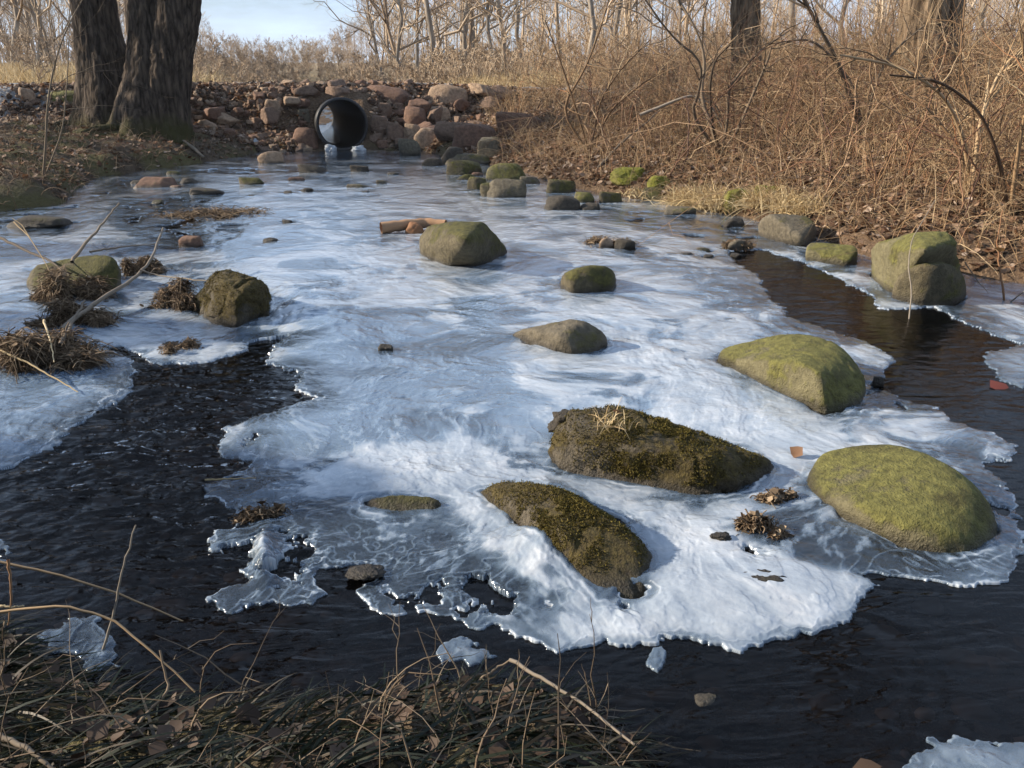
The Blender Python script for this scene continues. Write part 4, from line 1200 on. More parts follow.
# far wood: one mass
def bulk_wood():
    mb = MB(); r = np.random.default_rng(77)
    lib = []
    for k in range(6):
        lib.append(grow(r, 1.0, .009, [(14, .42, 40, 4, .12), (7, .5, 38, 3, .1)], K0=5, wig=.05))
    def put(x, y, H):
        lv = lib[r.integers(6)]; a = r.random() * 6.28; ca, sa = math.cos(a), math.sin(a)
        Rm = np.array([[ca, -sa, 0], [sa, ca, 0], [0, 0, 1]]) * H
        for k, (C, rd) in enumerate(lv):
            tubes(mb, (C * np.array([1.25, 1.25, 1])) @ Rm.T + np.array([x, y, 0]), np.maximum(rd * H * .8, .010), sides=3)
        Vn = mb.V
    pos = []
    n = 0
    while n < 800:
        Y = r.uniform(42, 190); px = r.uniform(-160, 1180)
        gap = math.exp(-(((px - 285) / 90) ** 4))
        if gap > .4 and Y < 75: continue
        X = (px - 512) / FPX * Y * .95
        if Y < 45 and abs(X + 4.9 + (Y - 23) * .22) < 2: continue
        if gap < .4 and px > 80 and r.random() < .3: continue
        H = r.uniform(7, 13) * (1 - gap) + gap * (Y * r.uniform(.008, .021) + .8)
        pos.append((X, Y, H)); n += 1
    # low scrub in front of them
    for k in range(420):
        Y = r.uniform(27, 75); px = r.uniform(180, 520); X = (px - 512) / FPX * Y * .95
        if Y < 45 and abs(X + 4.9 + (Y - 23) * .22) < 1.2: continue
        pos.append((X, Y, r.uniform(.9, 1.5)))
    for k in range(900):
        Y = r.uniform(26, 110); px = r.uniform(-150, 1180); X = (px - 512) / FPX * Y * .95
        if Y < 45 and abs(X + 4.9 + (Y - 23) * .22) < 1.2: continue
        pos.append((X, Y, r.uniform(1.0, 2.0) if Y < 80 else r.uniform(2, 3.2)))
    P3 = np.array(pos); gz, _ = terrain(P3[:, 0], P3[:, 1], False)
    for (X, Y, H), g in zip(pos, gz):
        nb = len(mb.V); put(X, Y, H)
        for k in range(nb, len(mb.V)): mb.V[k][:, 2] += g - .1
    o = mb.build('far_wood', M['twig_far']); tag(o, 'grey brown mass of bare woodland beyond the road', 'woodland', kind='stuff')
bulk_wood()

# unseen conifers added behind and left of the camera to cast shade and block sky
def shade_conifer(x, y, H, Rd, seed):
    r = np.random.default_rng(seed)
    root = empty('shade_conifer', (x, y, tz(x, y))); tag(root, 'dense unseen evergreen tree added to shade the near bank and stream', 'tree', 'evergreens added for shade')
    mb = MB(); t = np.linspace(0, 1, 8); C = np.zeros((1, 8, 3)); C[0, :, 2] = t * H; tubes(mb, C, (.14 * (1 - .9 * t))[None], sides=8); mb.build('trunk', M['bark'], root)
    n = 5000; z = r.random(n) ** 1.2; a = r.random(n) * 6.28; rr = Rd * (1 - z) * r.uniform(.35, 1, n) ** .6 + .05
    p = np.stack([np.cos(a) * rr, np.sin(a) * rr, .15 + z * (H - .15) - rr * .25], 1)
    mb = MB(); leaves(mb, p, r.uniform(.2, .42, n), .8, r); mb.build('crown', M['evergreen'], root)
for k, (x, y, H, Rd) in enumerate([(-3.4, -0.3, 3.6, 1.2), (-5.2, -0.3, 4.4, 1.3), (-6.8, -0.9, 5.2, 1.5), (-3.0, -2.2, 4, 1.2), (-8.8, -1.2, 6.5, 1.6), (-1.2, -2.6, 4.5, 1.3), (0.6, -3.6, 5, 1.4), (2.6, -3.9, 5, 1.5), (-10.0, 3.4, 3.7, 1.3), (-10.2, 5.3, 3.3, 1.2), (-10.6, 1.4, 4.2, 1.4), (-11.5, 7.6, 3.2, 1.1)]):
    shade_conifer(x, y, H, Rd, 90 + k)

# ------------------------------------------------------------------ brush thicket on the right bank
def scatter_bank(n, r, xr, yr, dmin, dmax, test=None):
    out = []
    while sum(len(o) for o in out) < n:
        x = r.uniform(*xr, 4 * n); y = r.uniform(*yr, 4 * n)
        z, d = terrain(x, y)
        k = (d > dmin) & (d < dmax)
        rx, ry = x - PIPE_A[0], y - PIPE_A[1]
        k &= ~((np.abs(rx * PD[1] - ry * PD[0]) < .6) & (rx * PD[0] + ry * PD[1] > -.6) & (z < .98))
        if test is not None: k &= test(x, y, d)
        out.append(np.stack([x, y, z], 1)[k])
    return np.concatenate(out)[:n]

def canes(mb, base, r, Lmin, Lmax, rad, droop=1.0, side=3, kids=4, tilt=.5, K=8):
    N = len(base)
    Ln = r.uniform(Lmin, Lmax, N) if np.isscalar(Lmin) else Lmin * r.uniform(.6, 1.3, N)
    th = r.random(N) * 6.28
    ti = np.abs(r.normal(0, tilt, N))
    D = np.stack([np.cos(th) * np.sin(ti), np.sin(th) * np.sin(ti), np.cos(ti)], 1)
    s = np.linspace(0, 1, K)
    hz = unit(np.stack([np.cos(th), np.sin(th), 0 * th], 1))
    C = base[:, None] + Ln[:, None, None] * (D[:, None] * s[:, None] + (hz * .35 - np.array([0, 0, .5]) * droop)[:, None] * (s ** 2.2)[:, None] * r.uniform(.2, 1.2, (N, 1, 1)))
    C[:, 1:] += np.cumsum(r.normal(0, .018, (N, K - 1, 3)), 1) * Ln[:, None, None]
    C[:, 0, 2] -= .03
    rd = r.uniform(.6, 1.4, (N, 1)) * rad * (1 - .75 * s)
    tubes(mb, C, rd, sides=side, a=r.random(N))
    if kids:
        tt = r.uniform(.2, .95, (N, kids)); fi = tt * (K - 1); i0 = np.minimum(fi.astype(int), K - 2); f = (fi - i0)[..., None]; n = np.arange(N)[:, None]
        b = C[n, i0] * (1 - f) + C[n, i0 + 1] * f
        T = unit(C[n, i0 + 1] - C[n, i0]); D = unit(T * .6 + r.normal(0, .6, T.shape))
        k2 = 4; s2 = np.linspace(0, 1, k2); l2 = Ln[:, None] * r.uniform(.12, .4, tt.shape)
        cc = b[:, :, None] + l2[:, :, None, None] * (D[:, :, None] * s2[:, None]); cc[:, :, 1:] += r.normal(0, .05, cc[:, :, 1:].shape) * l2[:, :, None, None]
        rr = rad * .45 * np.ones(tt.shape)[..., None] * (1 - .7 * s2)
        tubes(mb, cc.reshape(-1, k2, 3), rr.reshape(-1, k2), sides=3, a=r.random(N * kids))

def brush():
    r = np.random.default_rng(101)
    mb = MB()
    inview = lambda x, y, d: (x > -0.4 + 0 * y) & (x < y * .68 + 1.5) & (y < y_front(x) - 0.2 + 2 * (x > 1.5))
    p = scatter_bank(4800, r, (-1, 14), (4, 21), .6, 9, lambda x, y, d: inview(x, y, d) & (d > 1.5 - 1.0 * sstep(3.2, 4.5, x) - .6 * sstep(.8, .2, x)) & (fbm(xy0(x, y, 1.1, 51.), 3) > -.12))
    d = stream_sdf(p[:, 0], p[:, 1])
    Hh = 0.35 + 0.85 * sstep(.5, 2.5, d) + 0.45 * sstep(1.0, 6, p[:, 0]) * sstep(.8, 3, d)
    canes(mb, p, r, Hh, None, .0045, 1.1, 3, 6, .7)
    b2 = MB()
    p = scatter_bank(420, r, (1.0, 12), (4.5, 17), .35, 5, inview)
    Hh = r.uniform(1.1, 2.4, len(p))
    canes(b2, p, r, Hh, None, .0065, 1.5, 4, 7, .65, 10)
    o = b2.build('briars', M['briar']); tag(o, 'long arching red brown briar canes over the right bank', 'briars', kind='stuff')
    # beyond the road too
    p = scatter_bank(900, r, (0, 24), (24, 40), -9, 99, lambda x, y, d: x < y * .68)
    canes(mb, p, r, 1.5, 2.8, .010, .6, 3, 6, .5)
    o = mb.build('brush', M['twig_tan']); tag(o, 'tangled tan brush and briars covering the right bank', 'brush', kind='stuff')
    # fallen sticks and low tangle near the water
    mb = MB()
    p = scatter_bank(6500, r, (-.2, 8), (3.5, 15), .05, 4.0, lambda x, y, d: (x < y * .68 + .6))
    canes(mb, p, r, .25, .8, .0028, 1.3, 3, 3, 1.2, 6)
    o = mb.build('fallen_twigs', M['twig_tan']); tag(o, 'low tangle of dry twigs over the leaf litter on the right bank', 'twigs', kind='stuff')
brush()

def rubble():
    r = np.random.default_rng(140); mb = MB(); U, F = ICO[3]
    import bmesh
    bm = bmesh.new(); bmesh.ops.create_icosphere(bm, subdivisions=2, radius=1); U = np.array([v.co[:] for v in bm.verts]); F = np.array([[v.index for v in f.verts] for f in bm.faces]); bm.free()
    p = scatter_bank(3200, r, (-9, 1.5), (15, 19), -.1, 9, lambda x, y, d: (y - y_front(x) > -1.7) & (y - y_front(x) < .5))
    for q in p:
        s_ = r.uniform(.025, .085)
        mb.add(U * (s_ * r.uniform(.6, 1.2, 3)) * (1 + .25 * r.normal(size=(len(U), 1)) * .6) + q, F, np.full(len(U), r.random()))
    o = mb.build('rubble', M['rubble'], smooth=False); tag(o, 'small reddish rubble filling the gaps of the road bank', 'rubble', kind='stuff')
    # rough dead grass and sticks over the left bank
    mb = MB(); p = scatter_bank(5200, r, (-11, -1.5), (7, 17), .0, 6, lambda x, y, d: y - y_front(x) < -1.3)
    canes(mb, p, r, .08, .4, .004, 1.2, 3, 1, 1.2, 6)
    o = mb.build('dead_grass', M['deadgrass']); tag(o, 'flattened dead grass and sticks over the mossy left bank', 'dead grass', kind='stuff')
rubble()

def pebbles():
    r = np.random.default_rng(170); mb = MB()
    import bmesh
    bm = bmesh.new(); bmesh.ops.create_icosphere(bm, subdivisions=2, radius=1); U = np.array([v.co[:] for v in bm.verts]); F = np.array([[v.index for v in f.verts] for f in bm.faces]); bm.free()
    p = scatter_bank(5200, r, (-5, 4.5), (1.4, 8), -9, -.02)
    for q in p:
        s_ = .014 + .05 * r.random() ** 2.5
        sc_ = s_ * np.array([r.uniform(.7, 1.3), r.uniform(.6, 1.1), r.uniform(.35, .7)])
        mb.add(U * sc_ * (1 + .12 * r.normal(size=(len(U), 1))) + q, F, np.full(len(U), r.random()))
    o = mb.build('pebbles', M['pebble']); tag(o, 'brown pebbles covering the stream bed under the water', 'pebbles', kind='stuff')
pebbles()

def litter():
    r = np.random.default_rng(103); mb = MB()
    p = scatter_bank(36000, r, (-2, 10), (3.2, 18.5), .02, 6, lambda x, y, d: (x < y * .68 + .8) & (x > -.9))
    p[:, 2] += r.uniform(0, .025, len(p)); leaves(mb, p, r.uniform(.035, .085, len(p)), .55, r)
    o = mb.build('leaf_litter', M['leaf']); tag(o, 'brown leaf litter covering the right bank', 'leaf litter', kind='stuff')
    mb = MB()
    p = scatter_bank(9000, r, (-12, -1), (10, 19), .02, 9); p[:, 2] += r.uniform(0, .02, len(p)); leaves(mb, p, r.uniform(.04, .09, len(p)), .5, r)
    o = mb.build('leaf_litter', M['leaf']); tag(o, 'scattered brown leaves over the mossy left bank', 'leaf litter', kind='stuff')
    mb = MB()
    p = scatter_bank(5000, r, (-9, 1), (15.6, 19), .0, 6, lambda x, y, d: (y - y_front(x) < .1)); p[:, 2] += r.uniform(.01, .07, len(p)); leaves(mb, p, r.uniform(.05, .10, len(p)), .6, r)
    o = mb.build('leaf_litter', M['leaf']); tag(o, 'brown leaves caught between the stones of the road bank', 'leaf litter', kind='stuff')
    mb = MB()
    p = scatter_bank(1500, r, (-3, 1.2), (.6, 2.6), .03, 2); p[:, 2] += r.uniform(0, .03, len(p)); leaves(mb, p, r.uniform(.025, .06, len(p)), .5, r)
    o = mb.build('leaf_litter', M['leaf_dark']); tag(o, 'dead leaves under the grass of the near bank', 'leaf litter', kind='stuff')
litter()

# multi-stemmed shrub (dark curving stems) on the right bank, traced by stem
def shrub(name, stems, base, label, m, seed, kids=9, Y=None):
    r = np.random.default_rng(seed)
    b = hit(*base) if Y is None else np.array([PY(base[0], base[1], Y)[0], Y, 0])
    b[2] = tz(b[0], b[1])
    root = empty(name, tuple(b)); tag(root, label, 'shrub')
    tw = MB()
    for k, (path, r0) in enumerate(stems):
        Ye = b[1] + r.uniform(-.5, .5)
        pts = [np.array([b[0], b[1], b[2] - .05])]
        for j, (a, c) in enumerate(path):
            pts.append(PY(a, c, b[1] + (Ye - b[1]) * (j + 1) / len(path)))
        pts = np.array(pts) - b
        tt = np.linspace(0, 1, 16); C = np.stack([np.interp(tt, np.linspace(0, 1, len(pts)), pts[:, i]) for i in range(3)], 1)
        C[2:-1] = (C[1:-2] + C[2:-1] + C[3:]) / 3
        mb = MB(); tubes(mb, C[None], (r0 * (1 - .6 * tt))[None], sides=8); mb.build('stem', m, root)
        L0 = np.linalg.norm(C[-1] - C[0])
        for q in range(kids):
            i = r.integers(4, 15); D = unit(unit(C[i] - C[i - 1]) + r.normal(0, .7, 3)); l = L0 * r.uniform(.15, .45)
            s = np.linspace(0, 1, 7)[:, None]; cc = C[i] + D * l * s + np.cumsum(r.normal(0, .02, (7, 3)), 0) * l
            tubes(tw, cc[None], (r0 * .35 * (1 - .8 * s[:, 0]))[None], sides=4)
            for w_ in range(3):
                j = r.integers(2, 7); d3 = unit(D + r.normal(0, .7, 3)); c3 = cc[j] + d3 * l * .4 * np.linspace(0, 1, 4)[:, None]
                tubes(tw, c3[None], (r0 * .15 * (1 - .8 * np.linspace(0, 1, 4)))[None], sides=3)
    tw.build('twigs', m, root)
shrub('shrub', [([(712, 128), (700, 95), (706, 62), (697, 30), (674, -8)], .028), ([(690, 115), (700, 90), (702, 60), (672, 38), (640, -8)], .022), ([(713, 130), (709, 90), (714, 60), (730, 45)], .02),
                ([(728, 120), (728, 90), (738, 75), (760, 50), (790, 30)], .02), ([(738, 130), (755, 90), (768, 60), (772, 45)], .022), ([(725, 130), (716, 105), (700, 90)], .018)],
      (722, 152), 'dark multi-stemmed shrub with curving stems on the leafy right bank', M['twig_dark'], 31)
shrub('shrub', [([(855, 110), (838, 62), (815, 20), (797, -12)], .034), ([(858, 100), (850, 80), (822, 45), (800, 38), (780, 45)], .02), ([(868, 110), (880, 70), (900, 45), (925, 25)], .02)],
      (864, 142), 'leaning brown sapling left of the thick trunk', M['twig_dark'], 32)
shrub('shrub', [([(560, 110), (585, 70), (600, 30), (610, -5)], .02), ([(600, 100), (620, 70), (650, 40)], .016), ([(575, 105), (560, 60), (545, 20)], .016), ([(610, 110), (640, 85), (665, 70)], .016)],
      (590, 150), 'thin twiggy shrub above the mossy bank stones', M['twig_tan'], 33, 12)
shrub('shrub', [([(965, 140), (945, 95), (900, 66), (840, 55)], .02), ([(980, 120), (1000, 70), (1040, 30)], .02), ([(975, 120), (960, 60), (965, 0)], .016), ([(960, 150), (930, 110), (905, 95)], .018)],
      (972, 190), 'arching briar shrub in front of the thick trunk', M['twig_tan'], 34, 12)
shrub('shrub', [([(1000, 160), (980, 110), (940, 80), (890, 75)], .018), ([(1020, 140), (1030, 90), (1020, 30)], .018)], (1010, 215), 'arching briar shrub at the right edge of the picture', M['twig_tan'], 35, 12)
shrub('sapling', [([(46, 140), (47, 105), (55, 60), (68, 25), (85, -5)], .014), ([(63, 130), (68, 70), (70, -5)], .010), ([(50, 90), (75, 72), (120, 70)], .006)],
      (42, 178), 'thin bare sapling stems at left in front of the road', M['twig_dark'], 36, 5)
shrub('sapling', [([(840, 310 - 70), (838, 215), (835, 200)], .006)], (862, 262), 'short twig sprouting beside the low green slab', M['twig_tan'], 37, 3)

# fallen branch lying in the brush
def stick(name, path, r0, label, m, zs=None, cat='branch', group=None, taper=.6, sides=8, parent=None, Ys=None):
    if Ys is not None: C = np.array([PY(a, b, Y) for (a, b), Y in zip(path, Ys)])
    else:
        C = []
        for (a, b), z in zip(path, zs or [None] * len(path)):
            C.append(hit(a, b) + np.array([0, 0, r0 * .8]) if z is None else P(a, b, z))
        C = np.array(C)
    o0 = C[0].copy(); tt = np.linspace(0, 1, 18)
    C = np.stack([np.interp(tt, np.linspace(0, 1, len(C)), C[:, i]) for i in range(3)], 1)
    C[1:-1] = (C[:-2] + C[1:-1] * 2 + C[2:]) / 4
    C[1:-1] += np.random.default_rng(len(label) + int(path[0][0])).normal(0, r0 * (.25 if r0 < .03 else .05), C[1:-1].shape)
    mb = MB(); tubes(mb, (C - o0)[None], (r0 * (1 - taper * tt))[None], sides=sides)
    o = mb.build(name, m); o.location = o0
    return tag(o, label, cat, group)
stick('branch', [(585, 188), (605, 160), (625, 140), (660, 110)], .022, 'pale fallen branch slanting up through the brush', M['greywood'], Ys=[11.2, 11.4, 11.6, 12.2])
stick('branch', [(640, 65 + 50), (690, 95), (712, 105), (722, 128)], .02, 'pale crooked branch beside the multi-stemmed shrub', M['greywood'], Ys=[11.2, 11.2, 11.2, 11.2])
stick('branch', [(165, 127), (178, 140), (195, 152), (204, 160)], .05, 'pale dead limb propped at the foot of the big tree', M['greywood'])
# log behind the squarish boulder
stick('broken_log', [(381, 228), (405, 225), (425, 223), (446, 224)], .055, 'flat orange-brown broken log frozen in behind the squarish boulder', M['wood'], zs=[.07, .08, .08, .08], cat='log', taper=.25, sides=7)
rough_rock('wood_stub', 404, 424, 222, 236, M['wood'], 'short brown wood stub against the left of the squarish boulder', z=0.0, cat='wood', sub=4, p=14, rough=.08)

# tangle of branches and matted grass on the left stones
def mat_clump(px, py, wpx, hpx, label, n=900, seed=0, z0=0.0, m='deadgrass'):
    n = int(n * 2.6)
    r = np.random.default_rng(seed)
    b = P(px, py, z0); pxm = FPX / (b[1] * CP + (CAMZ - z0) * SP)
    rx = wpx / 2 / pxm; h = hpx / pxm
    root_loc = b
    nc = 7; cc = np.stack([np.linspace(-.85, .85, nc) * rx, r.normal(0, .3, nc) * rx, r.uniform(.25, 1, nc) * h], 1); cc[:, 2] *= (1 - .6 * np.abs(np.linspace(-1, 1, nc)) ** 2)
    ci = r.integers(0, nc, n)
    p = cc[ci] * np.array([1, 1, 0]) + np.stack([r.normal(0, .16, n) * rx, r.normal(0, .16, n) * rx, cc[ci, 2] * r.random(n) ** .7], 1)
    th = r.random(n) * 6.28; Ln = r.uniform(.2, 1.0, n) ** 1.5 * rx * 1.1
    D = unit(np.stack([np.cos(th), np.sin(th), r.normal(-.05, .6, n)], 1))
    s = np.linspace(-.5, .5, 6)
    C = p[:, None] + D[:, None] * Ln[:, None, None] * s[:, None]
    C[..., 2] -= (s ** 2)[None] * Ln[:, None] * .8
    C += np.cumsum(r.normal(0, .004, C.shape), 1)
    C[..., 2] = np.maximum(C[..., 2], .002)
    mb = MB(); tubes(mb, C, np.full((n, 6), .0009) * r.uniform(.5, 3.0, (n, 1)) ** 1.2, sides=3, a=r.random(n))
    lp = p[:n // 16] + np.array([0, 0, .012]); leaves(mb, lp, r.uniform(.02, .045, len(lp)), .8, r)
    # packed core so the clump is not see-through
    U, F = ICO[4]
    for k, c_ in enumerate(cc):
        V = U * np.array([rx * .26, rx * .22, max(c_[2] * .75, .01)]); V = V * (1 + .8 * fbm(U * 3.5 + seed + k, 5))[:, None]; V[:, 2] = np.abs(V[:, 2]); V[:, :2] += c_[:2]
        mb.add(V, F, np.clip(.12 + .5 * fbm(U * 14, 3), 0, .6))
    o = mb.build('grass_clump', M[m]); o.location = root_loc
    return tag(o, label, 'grass clump')
mat_clump(38, 365, 105, 45, 'dark heap of matted dead grass on the left edge of the open water', 1500, 1)
mat_clump(72, 300, 62, 46, 'tall brown knot of dead grass over the green stone under the branches', 1000, 2)
mat_clump(146, 274, 36, 30, 'dead grass clump hanging on the branch tips', 600, 3)
mat_clump(182, 308, 48, 30, 'dead grass mat on the left side of the two-humped mossy stone', 800, 4)
mat_clump(75, 325, 70, 26, 'grass and twig debris between the two larger clumps at left', 700, 5)
mat_clump(180, 351, 36, 12, 'small flat scrap of leaf debris on the rounded ice shelf', 200, 6)
mat_clump(738, 249, 26, 14, 'ragged clump of leaf debris around a small stone in the right ice', 260, 7)
mat_clump(220, 213, 90, 8, 'strip of dark debris along the gravel patch', 400, 8)
mat_clump(775, 502, 34, 18, 'tuft of dead leaves between the broad brown boulder and the large smooth one', 220, 9)
mat_clump(262, 540 - 22, 40, 12, 'dark twiggy debris in the clear ice at the left front', 160, 10)
mat_clump(610, 246, 54, 9, 'thin sticks and debris around the small pale stone', 200, 11)
sticks = [
 ([(62, 330), (95, 303), (130, 282), (150, 262), (163, 228)], [.06, .10, .14, .22, .34], .016, 'thick crooked branch running from the matted heap up to the right', 'greywood'),
 ([(72, 262), (88, 240), (105, 222), (119, 203)], [.26, .34, .42, .52], .012, 'dark branch rising steeply above the green left stone', 'twig_dark'),
 ([(90, 252), (120, 247), (163, 243)], [.25, .25, .24], .008, 'straight thin branch lying level between two grass clumps', 'greywood'),
 ([(140, 270), (160, 276), (205, 281), (240, 280)], [.2, .16, .2, .26], .006, 'pale stick reaching across to the two-humped mossy stone', 'greywood'),
 ([(0, 350), (30, 364), (55, 378), (78, 392)], [.14, .1, .06, .03], .006, 'long pale stalk lying at an angle on the ice at the left edge', 'drygrass'),
 ([(14, 222 + 0), (30, 238), (45, 262), (56, 285)], [.4, .34, .24, .16], .005, 'leaning pale stalk against the left grass knot', 'drygrass'),
 ([(30, 238), (22, 225), (12, 218)], [.34, .40, .44], .004, 'short forked stalk tip near the left edge', 'drygrass'),
 ([(0, 238), (25, 250), (52, 262), (70, 275)], [.2, .2, .2, .2], .012, 'dark limb entering from the left edge behind the grass knot', 'twig_dark'),
 ([(60, 345), (75, 318), (85, 300)], [.12, .15, .2], .012, 'stubby grey branch stub in the debris at left', 'greywood'),
 ([(205, 480), (225, 479), (256, 478)], [.03, .03, .03], .004, 'pale straw frozen on the ice edge beside the open water', 'drygrass'),
 ([(44, 320), (50, 340), (54, 362)], [.22, .16, .1], .006, 'pale broken stick stuck upright in the dark heap', 'drygrass'),
 ([(705, 331), (722, 300), (716, 270), (722, 245)], [.0, .25, .4, .55], .0035, 'thin hanging twig in front of the green bank boulders', 'greywood')]
sticks = sticks[:-1]
for path, zs, r0, lab, m in sticks:
    stick('stick' if r0 < .008 else 'branch', path, r0, lab, M[m], zs=zs, cat='stick' if r0 < .008 else 'branch')
stick('twig', [(908, 325), (912, 295), (908, 265), (912, 238), (935, 200)], .005, 'thin twig dipping into the water in front of the tall green boulder', M['greywood'], Ys=[5.2, 5.3, 5.4, 5.5, 5.7], cat='twig')
stick('twig', [(1005, 308), (1001, 275), (997, 240), (1003, 210)], .008, 'reddish upright stalk with an orange leaf at the right edge', M['wood'], Ys=[5.6, 5.6, 5.65, 5.7], cat='twig')
stick('twig', [(1004, 308), (1018, 296), (1040, 280)], .007, 'pale stick leaning in from the right edge', M['greywood'], Ys=[5.6, 5.5, 5.4], cat='twig')
stick('twig', [(965, 262), (978, 282), (993, 298)], .004, 'fine twig leaning over the ice strip at right', M['greywood'], Ys=[5.8, 5.8, 5.8], cat='twig')

def one_leaf(px, py, z, size, m, label, Y=None, seed=0):
    r = np.random.default_rng(seed); mb = MB()
    leaves(mb, np.zeros((1, 3)), np.array([size]), .5, r)
    V, F = mb.V[0], mb.F[4][0]
    o = mb.build('leaf', m); o.location = PY(px, py, Y) if Y else P(px, py, z)
    return tag(o, label, 'leaf')
one_leaf(999, 252, 0, .09, M['leaf_orange'], 'orange leaf caught on the reddish stalk at the right edge', Y=5.6, seed=1)
one_leaf(1001, 386, .01, .13, M['leaf_red'], 'dark red leaf floating on the open water at the right', seed=2)
one_leaf(798, 453, .03, .06, M['leaf'], 'pinkish brown leaf frozen on the ice beside the large smooth boulder', seed=8)
one_leaf(866, 766, .02, .06, M['leaf_dark'], 'big curled pale brown leaf at the bottom edge', seed=4)
one_leaf(617, 412, .24, .04, M['leaf'], 'small pale leaf on top of the broad brown boulder', seed=6)

# dark wood scraps on the ice
for a, b, c, d, lab in [(712, 732, 534, 541, 'small black bark scrap on the front ice'), (742, 785, 575, 585, 'flat black bark piece at the front of the white ice'), (549, 580, 412, 432, 'dark bark shard on the left end of the broad brown boulder'), (345, 380, 570, 580, 'dark bark lump at the lower ice margin')]:
    rough_rock('bark_scrap', a, b, c, d, M['dark'], lab, z=0.02 if c > 440 else .06, cat='bark', sub=4, p=10, rough=.25)
mat_clump(760, 536, 44, 22, 'ragged black rotten leaves standing in the wet gap left of the large smooth boulder', 320, 12)

# pale dead grass on the broad boulder
def tuft(pts, n, L, m, label, spread=.03, seed=0, wid=.0022, tilt=.6, droop=.8, loc=None, cat='grass tuft', name='grass_tuft'):
    r = np.random.default_rng(seed); pts = np.array(pts, float)
    o0 = pts.mean(0); b = pts[r.integers(len(pts), size=n)] - o0 + np.stack([r.normal(0, spread, n), r.normal(0, spread, n), 0 * r.random(n)], 1)
    th = r.random(n) * 6.28; ti = np.abs(r.normal(0, tilt, n)); D = np.stack([np.cos(th) * np.sin(ti), np.sin(th) * np.sin(ti), np.cos(ti)], 1)
    s = np.linspace(0, 1, 6); Ln = r.uniform(.5, 1.2, n) * L
    hz = np.stack([np.cos(th), np.sin(th), 0 * th], 1)
    C = b[:, None] + Ln[:, None, None] * (D[:, None] * s[:, None] + (hz * .4 - np.array([0, 0, droop]))[:, None] * (s ** 2)[:, None] * r.uniform(.3, 1, (n, 1, 1)))
    side = unit(np.cross(D, r.normal(size=D.shape)))
    mb = MB(); ribbons(mb, C, np.maximum(wid * (1 - s ** 2)[None] * r.uniform(.6, 1.5, (n, 1)), .0002), side, r.random(n))
    o = mb.build(name, M[m]); o.location = o0
    return tag(o, label, cat)
tuft([P(612, 425, .21), P(625, 430, .2), P(600, 422, .2)], 60, .12, 'drygrass', 'sprig of pale dead grass draped on the broad brown boulder', .02, 1, .0014, 1.0)
# straw coloured tussocks and moss cushions at the foot of the right bank
for k, (px, py, n, L_, lab) in enumerate([(690, 206, 800, .40, 'pale straw tussock hanging over the bank edge, leftmost of the row'), (717, 208, 800, .42, 'straw tussock left of the bright moss cushion'), (765, 206, 800, .38, 'straw tussock right of the bright moss cushion'), (800, 212, 700, .36, 'straw tussock above the grey angular block'), (640, 196, 260, .2, 'short dry tussock between the mossy bank stones')]):
    tuft([hit(px - 8, py), hit(px, py - 2), hit(px + 8, py)], n, L_, 'drygrass', lab, .09, 60 + k, .0035, .7, .9)
for k, (x0, x1, y0, y1, lab) in enumerate([(724, 752, 190, 212, 'bright green moss cushion between straw tussocks'), (612, 648, 168, 184, 'bright moss patch on the leafy bank above the stones'), (648, 672, 176, 188, 'low moss patch in the leaf litter'), (756, 784, 186, 200, 'second bright moss cushion right of the brightest one')]):
    rough_rock('moss_cushion', x0, x1, y0, y1, M['moss'], lab, cat='moss', sub=5, p=6, rough=.10)
# tall dry grass beyond the road at left
r = np.random.default_rng(66)
pts = []
for k in range(60):
    px = r.uniform(-30, 215); Y = r.uniform(26, 34); X = PY(px, 60, Y)[0]; pts.append([X, Y, tz(X, Y)])
o = tuft(pts, 5000, .9, 'drygrass', 'pale dry grass strip beyond the road behind the big tree', .5, 6, .012, .3, .2, name='dry_grass'); o['kind'] = 'stuff'
pts = []
for k in range(60):
    px = r.uniform(380, 640); Y = r.uniform(25, 34); X = PY(px, 60, Y)[0]; pts.append([X, Y, tz(X, Y)])
o = tuft(pts, 5000, .5, 'drygrass', 'pale dry grass strip beyond the road above the tan boulder', .5, 7, .012, .3, .2, name='dry_grass'); o['kind'] = 'stuff'

# near bank: grass, stalks, sticks
def near_bank():
    r = np.random.default_rng(55); mb = MB()
    n = 13000
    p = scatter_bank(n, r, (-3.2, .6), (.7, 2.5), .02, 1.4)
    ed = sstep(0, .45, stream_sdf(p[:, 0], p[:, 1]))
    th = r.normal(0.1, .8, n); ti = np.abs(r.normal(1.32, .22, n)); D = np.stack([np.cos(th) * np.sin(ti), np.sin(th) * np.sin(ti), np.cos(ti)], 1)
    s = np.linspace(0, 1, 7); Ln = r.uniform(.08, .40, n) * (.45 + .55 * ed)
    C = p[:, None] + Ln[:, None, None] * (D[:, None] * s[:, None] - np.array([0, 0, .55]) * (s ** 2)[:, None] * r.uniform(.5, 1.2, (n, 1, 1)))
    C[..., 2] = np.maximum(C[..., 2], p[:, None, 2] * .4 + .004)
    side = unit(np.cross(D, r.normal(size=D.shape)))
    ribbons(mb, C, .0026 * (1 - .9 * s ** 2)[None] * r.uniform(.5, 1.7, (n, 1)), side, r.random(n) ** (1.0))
    o = mb.build('grass', M['shadegrass']); tag(o, 'green and straw grass, coloured dark for shade, lying over the near bank', 'grass', kind='stuff')
    mb = MB(); p = scatter_bank(500, r, (-3.2, .6), (.8, 2.3), .0, 1.4)
    canes(mb, p, r, .12, .35, .003, .9, 3, 2, 1.4, 6)
    o = mb.build('fallen_twigs', M['twig_dark']); tag(o, 'small dark twigs strewn over the near bank', 'twigs', kind='stuff')
near_bank()
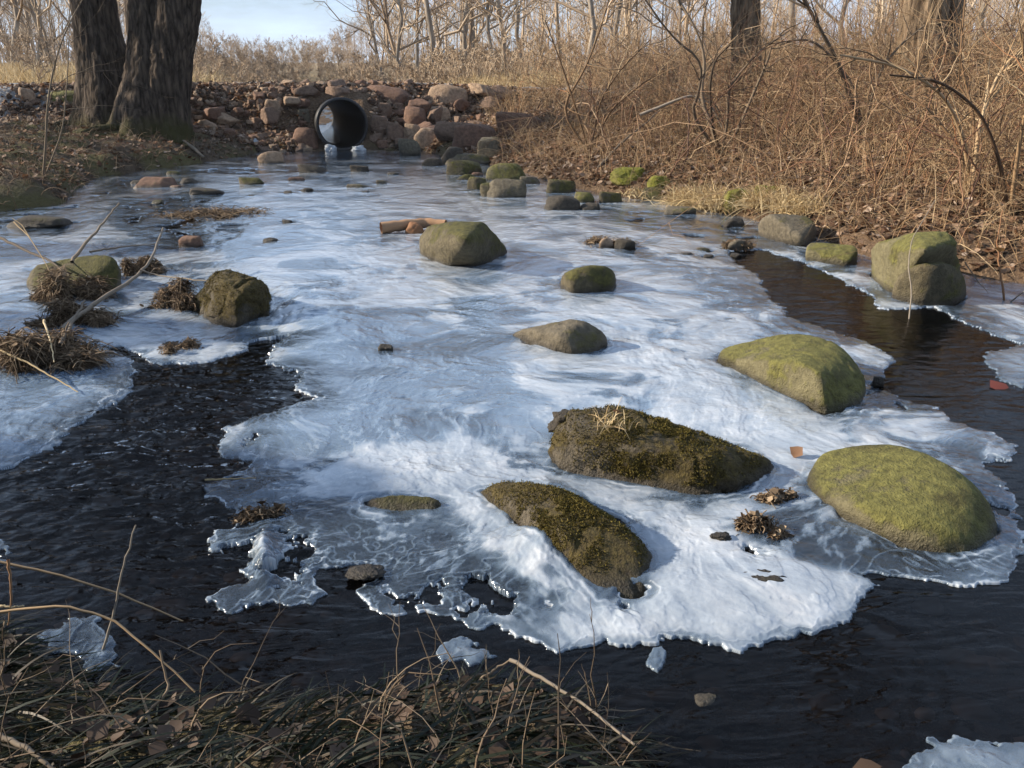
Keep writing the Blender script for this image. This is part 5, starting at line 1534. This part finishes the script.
near = [
 ([(100, 660), (112, 620), (122, 570), (136, 525)], [1.95, 1.98, 2.0, 2.03], .0045, 'single pale upright stalk at the lower left', 'greywood'),
 ([(0, 562), (50, 573), (110, 590), (180, 620), (250, 650)], [2.1, 2.1, 2.1, 2.1, 2.1], .004, 'long thin stem arching over the dark water at the lower left', 'twig_tan'),
 ([(0, 612), (60, 605), (110, 618), (150, 650), (195, 692)], [1.8, 1.8, 1.8, 1.75, 1.7], .004, 'second thin stem bending down into the near grass', 'twig_tan'),
 ([(175, 640), (230, 648), (290, 655)], [2.2, 2.2, 2.2], .0035, 'grey straw reaching out over the dark water', 'greywood'),
 ([(510, 660), (545, 680), (585, 705), (635, 745)], [1.85, 1.75, 1.65, 1.5], .0055, 'grey brown stick slanting from the grass into the water', 'greywood'),
 ([(440, 705), (480, 680), (510, 660)], [1.8, 1.82, 1.85], .006, 'short stick meeting the slanting one at the grass edge', 'twig_dark'),
 ([(8, 560), (12, 590), (8, 625)], [2.0, 2.0, 2.0], .004, 'short upright twig at the left edge', 'wood'),
 ([(0, 606), (12, 607), (24, 606)], [2.0, 2.0, 2.0], .004, 'short pale straw at the left edge', 'drygrass'),
 ([(0, 735), (30, 750), (60, 775)], [1.5, 1.45, 1.4], .007, 'pale bent stick in the lower left corner', 'greywood'),
 ([(120, 768), (140, 720), (170, 690), (160, 650)], [1.5, 1.6, 1.7, 1.75], .005, 'dark twig standing in the near grass', 'twig_dark')]
for path, Ys, r0, lab, m in near:
    stick('stick', path, r0, lab, M[m], Ys=Ys, cat='stick', sides=6, taper=.5)
# submerged stone under the near water
rough_rock('submerged_stone', 668, 735, 700, 765, M['grey'], 'submerged pale stone under the near water', z=-0.16, cat='stone', sub=5, p=8, rough=.03)

print('objects', len(bpy.data.objects), 'verts', sum(len(m.vertices) for m in bpy.data.meshes))

# ------------------------------------------------------------------ winter air
mh, nt, out = mat('winter haze')
pv = nt.nodes.new('ShaderNodeVolumePrincipled'); pv.inputs['Color'].default_value = (.86, .90, .96, 1); pv.inputs['Density'].default_value = HAZE
nt.links.new(pv.outputs[0], out.inputs['Volume'])
bx = np.array([[a, b, c] for a in (-420, 420) for b in (-60, 720) for c in (-2, 26)], float)
hz = mesh('haze', bx, np.array([[0, 1, 3, 2], [4, 6, 7, 5], [0, 4, 5, 1], [2, 3, 7, 6], [0, 2, 6, 4], [1, 5, 7, 3]]), mh, None, False)
tag(hz, 'faint pale winter haze', 'haze', kind='stuff')
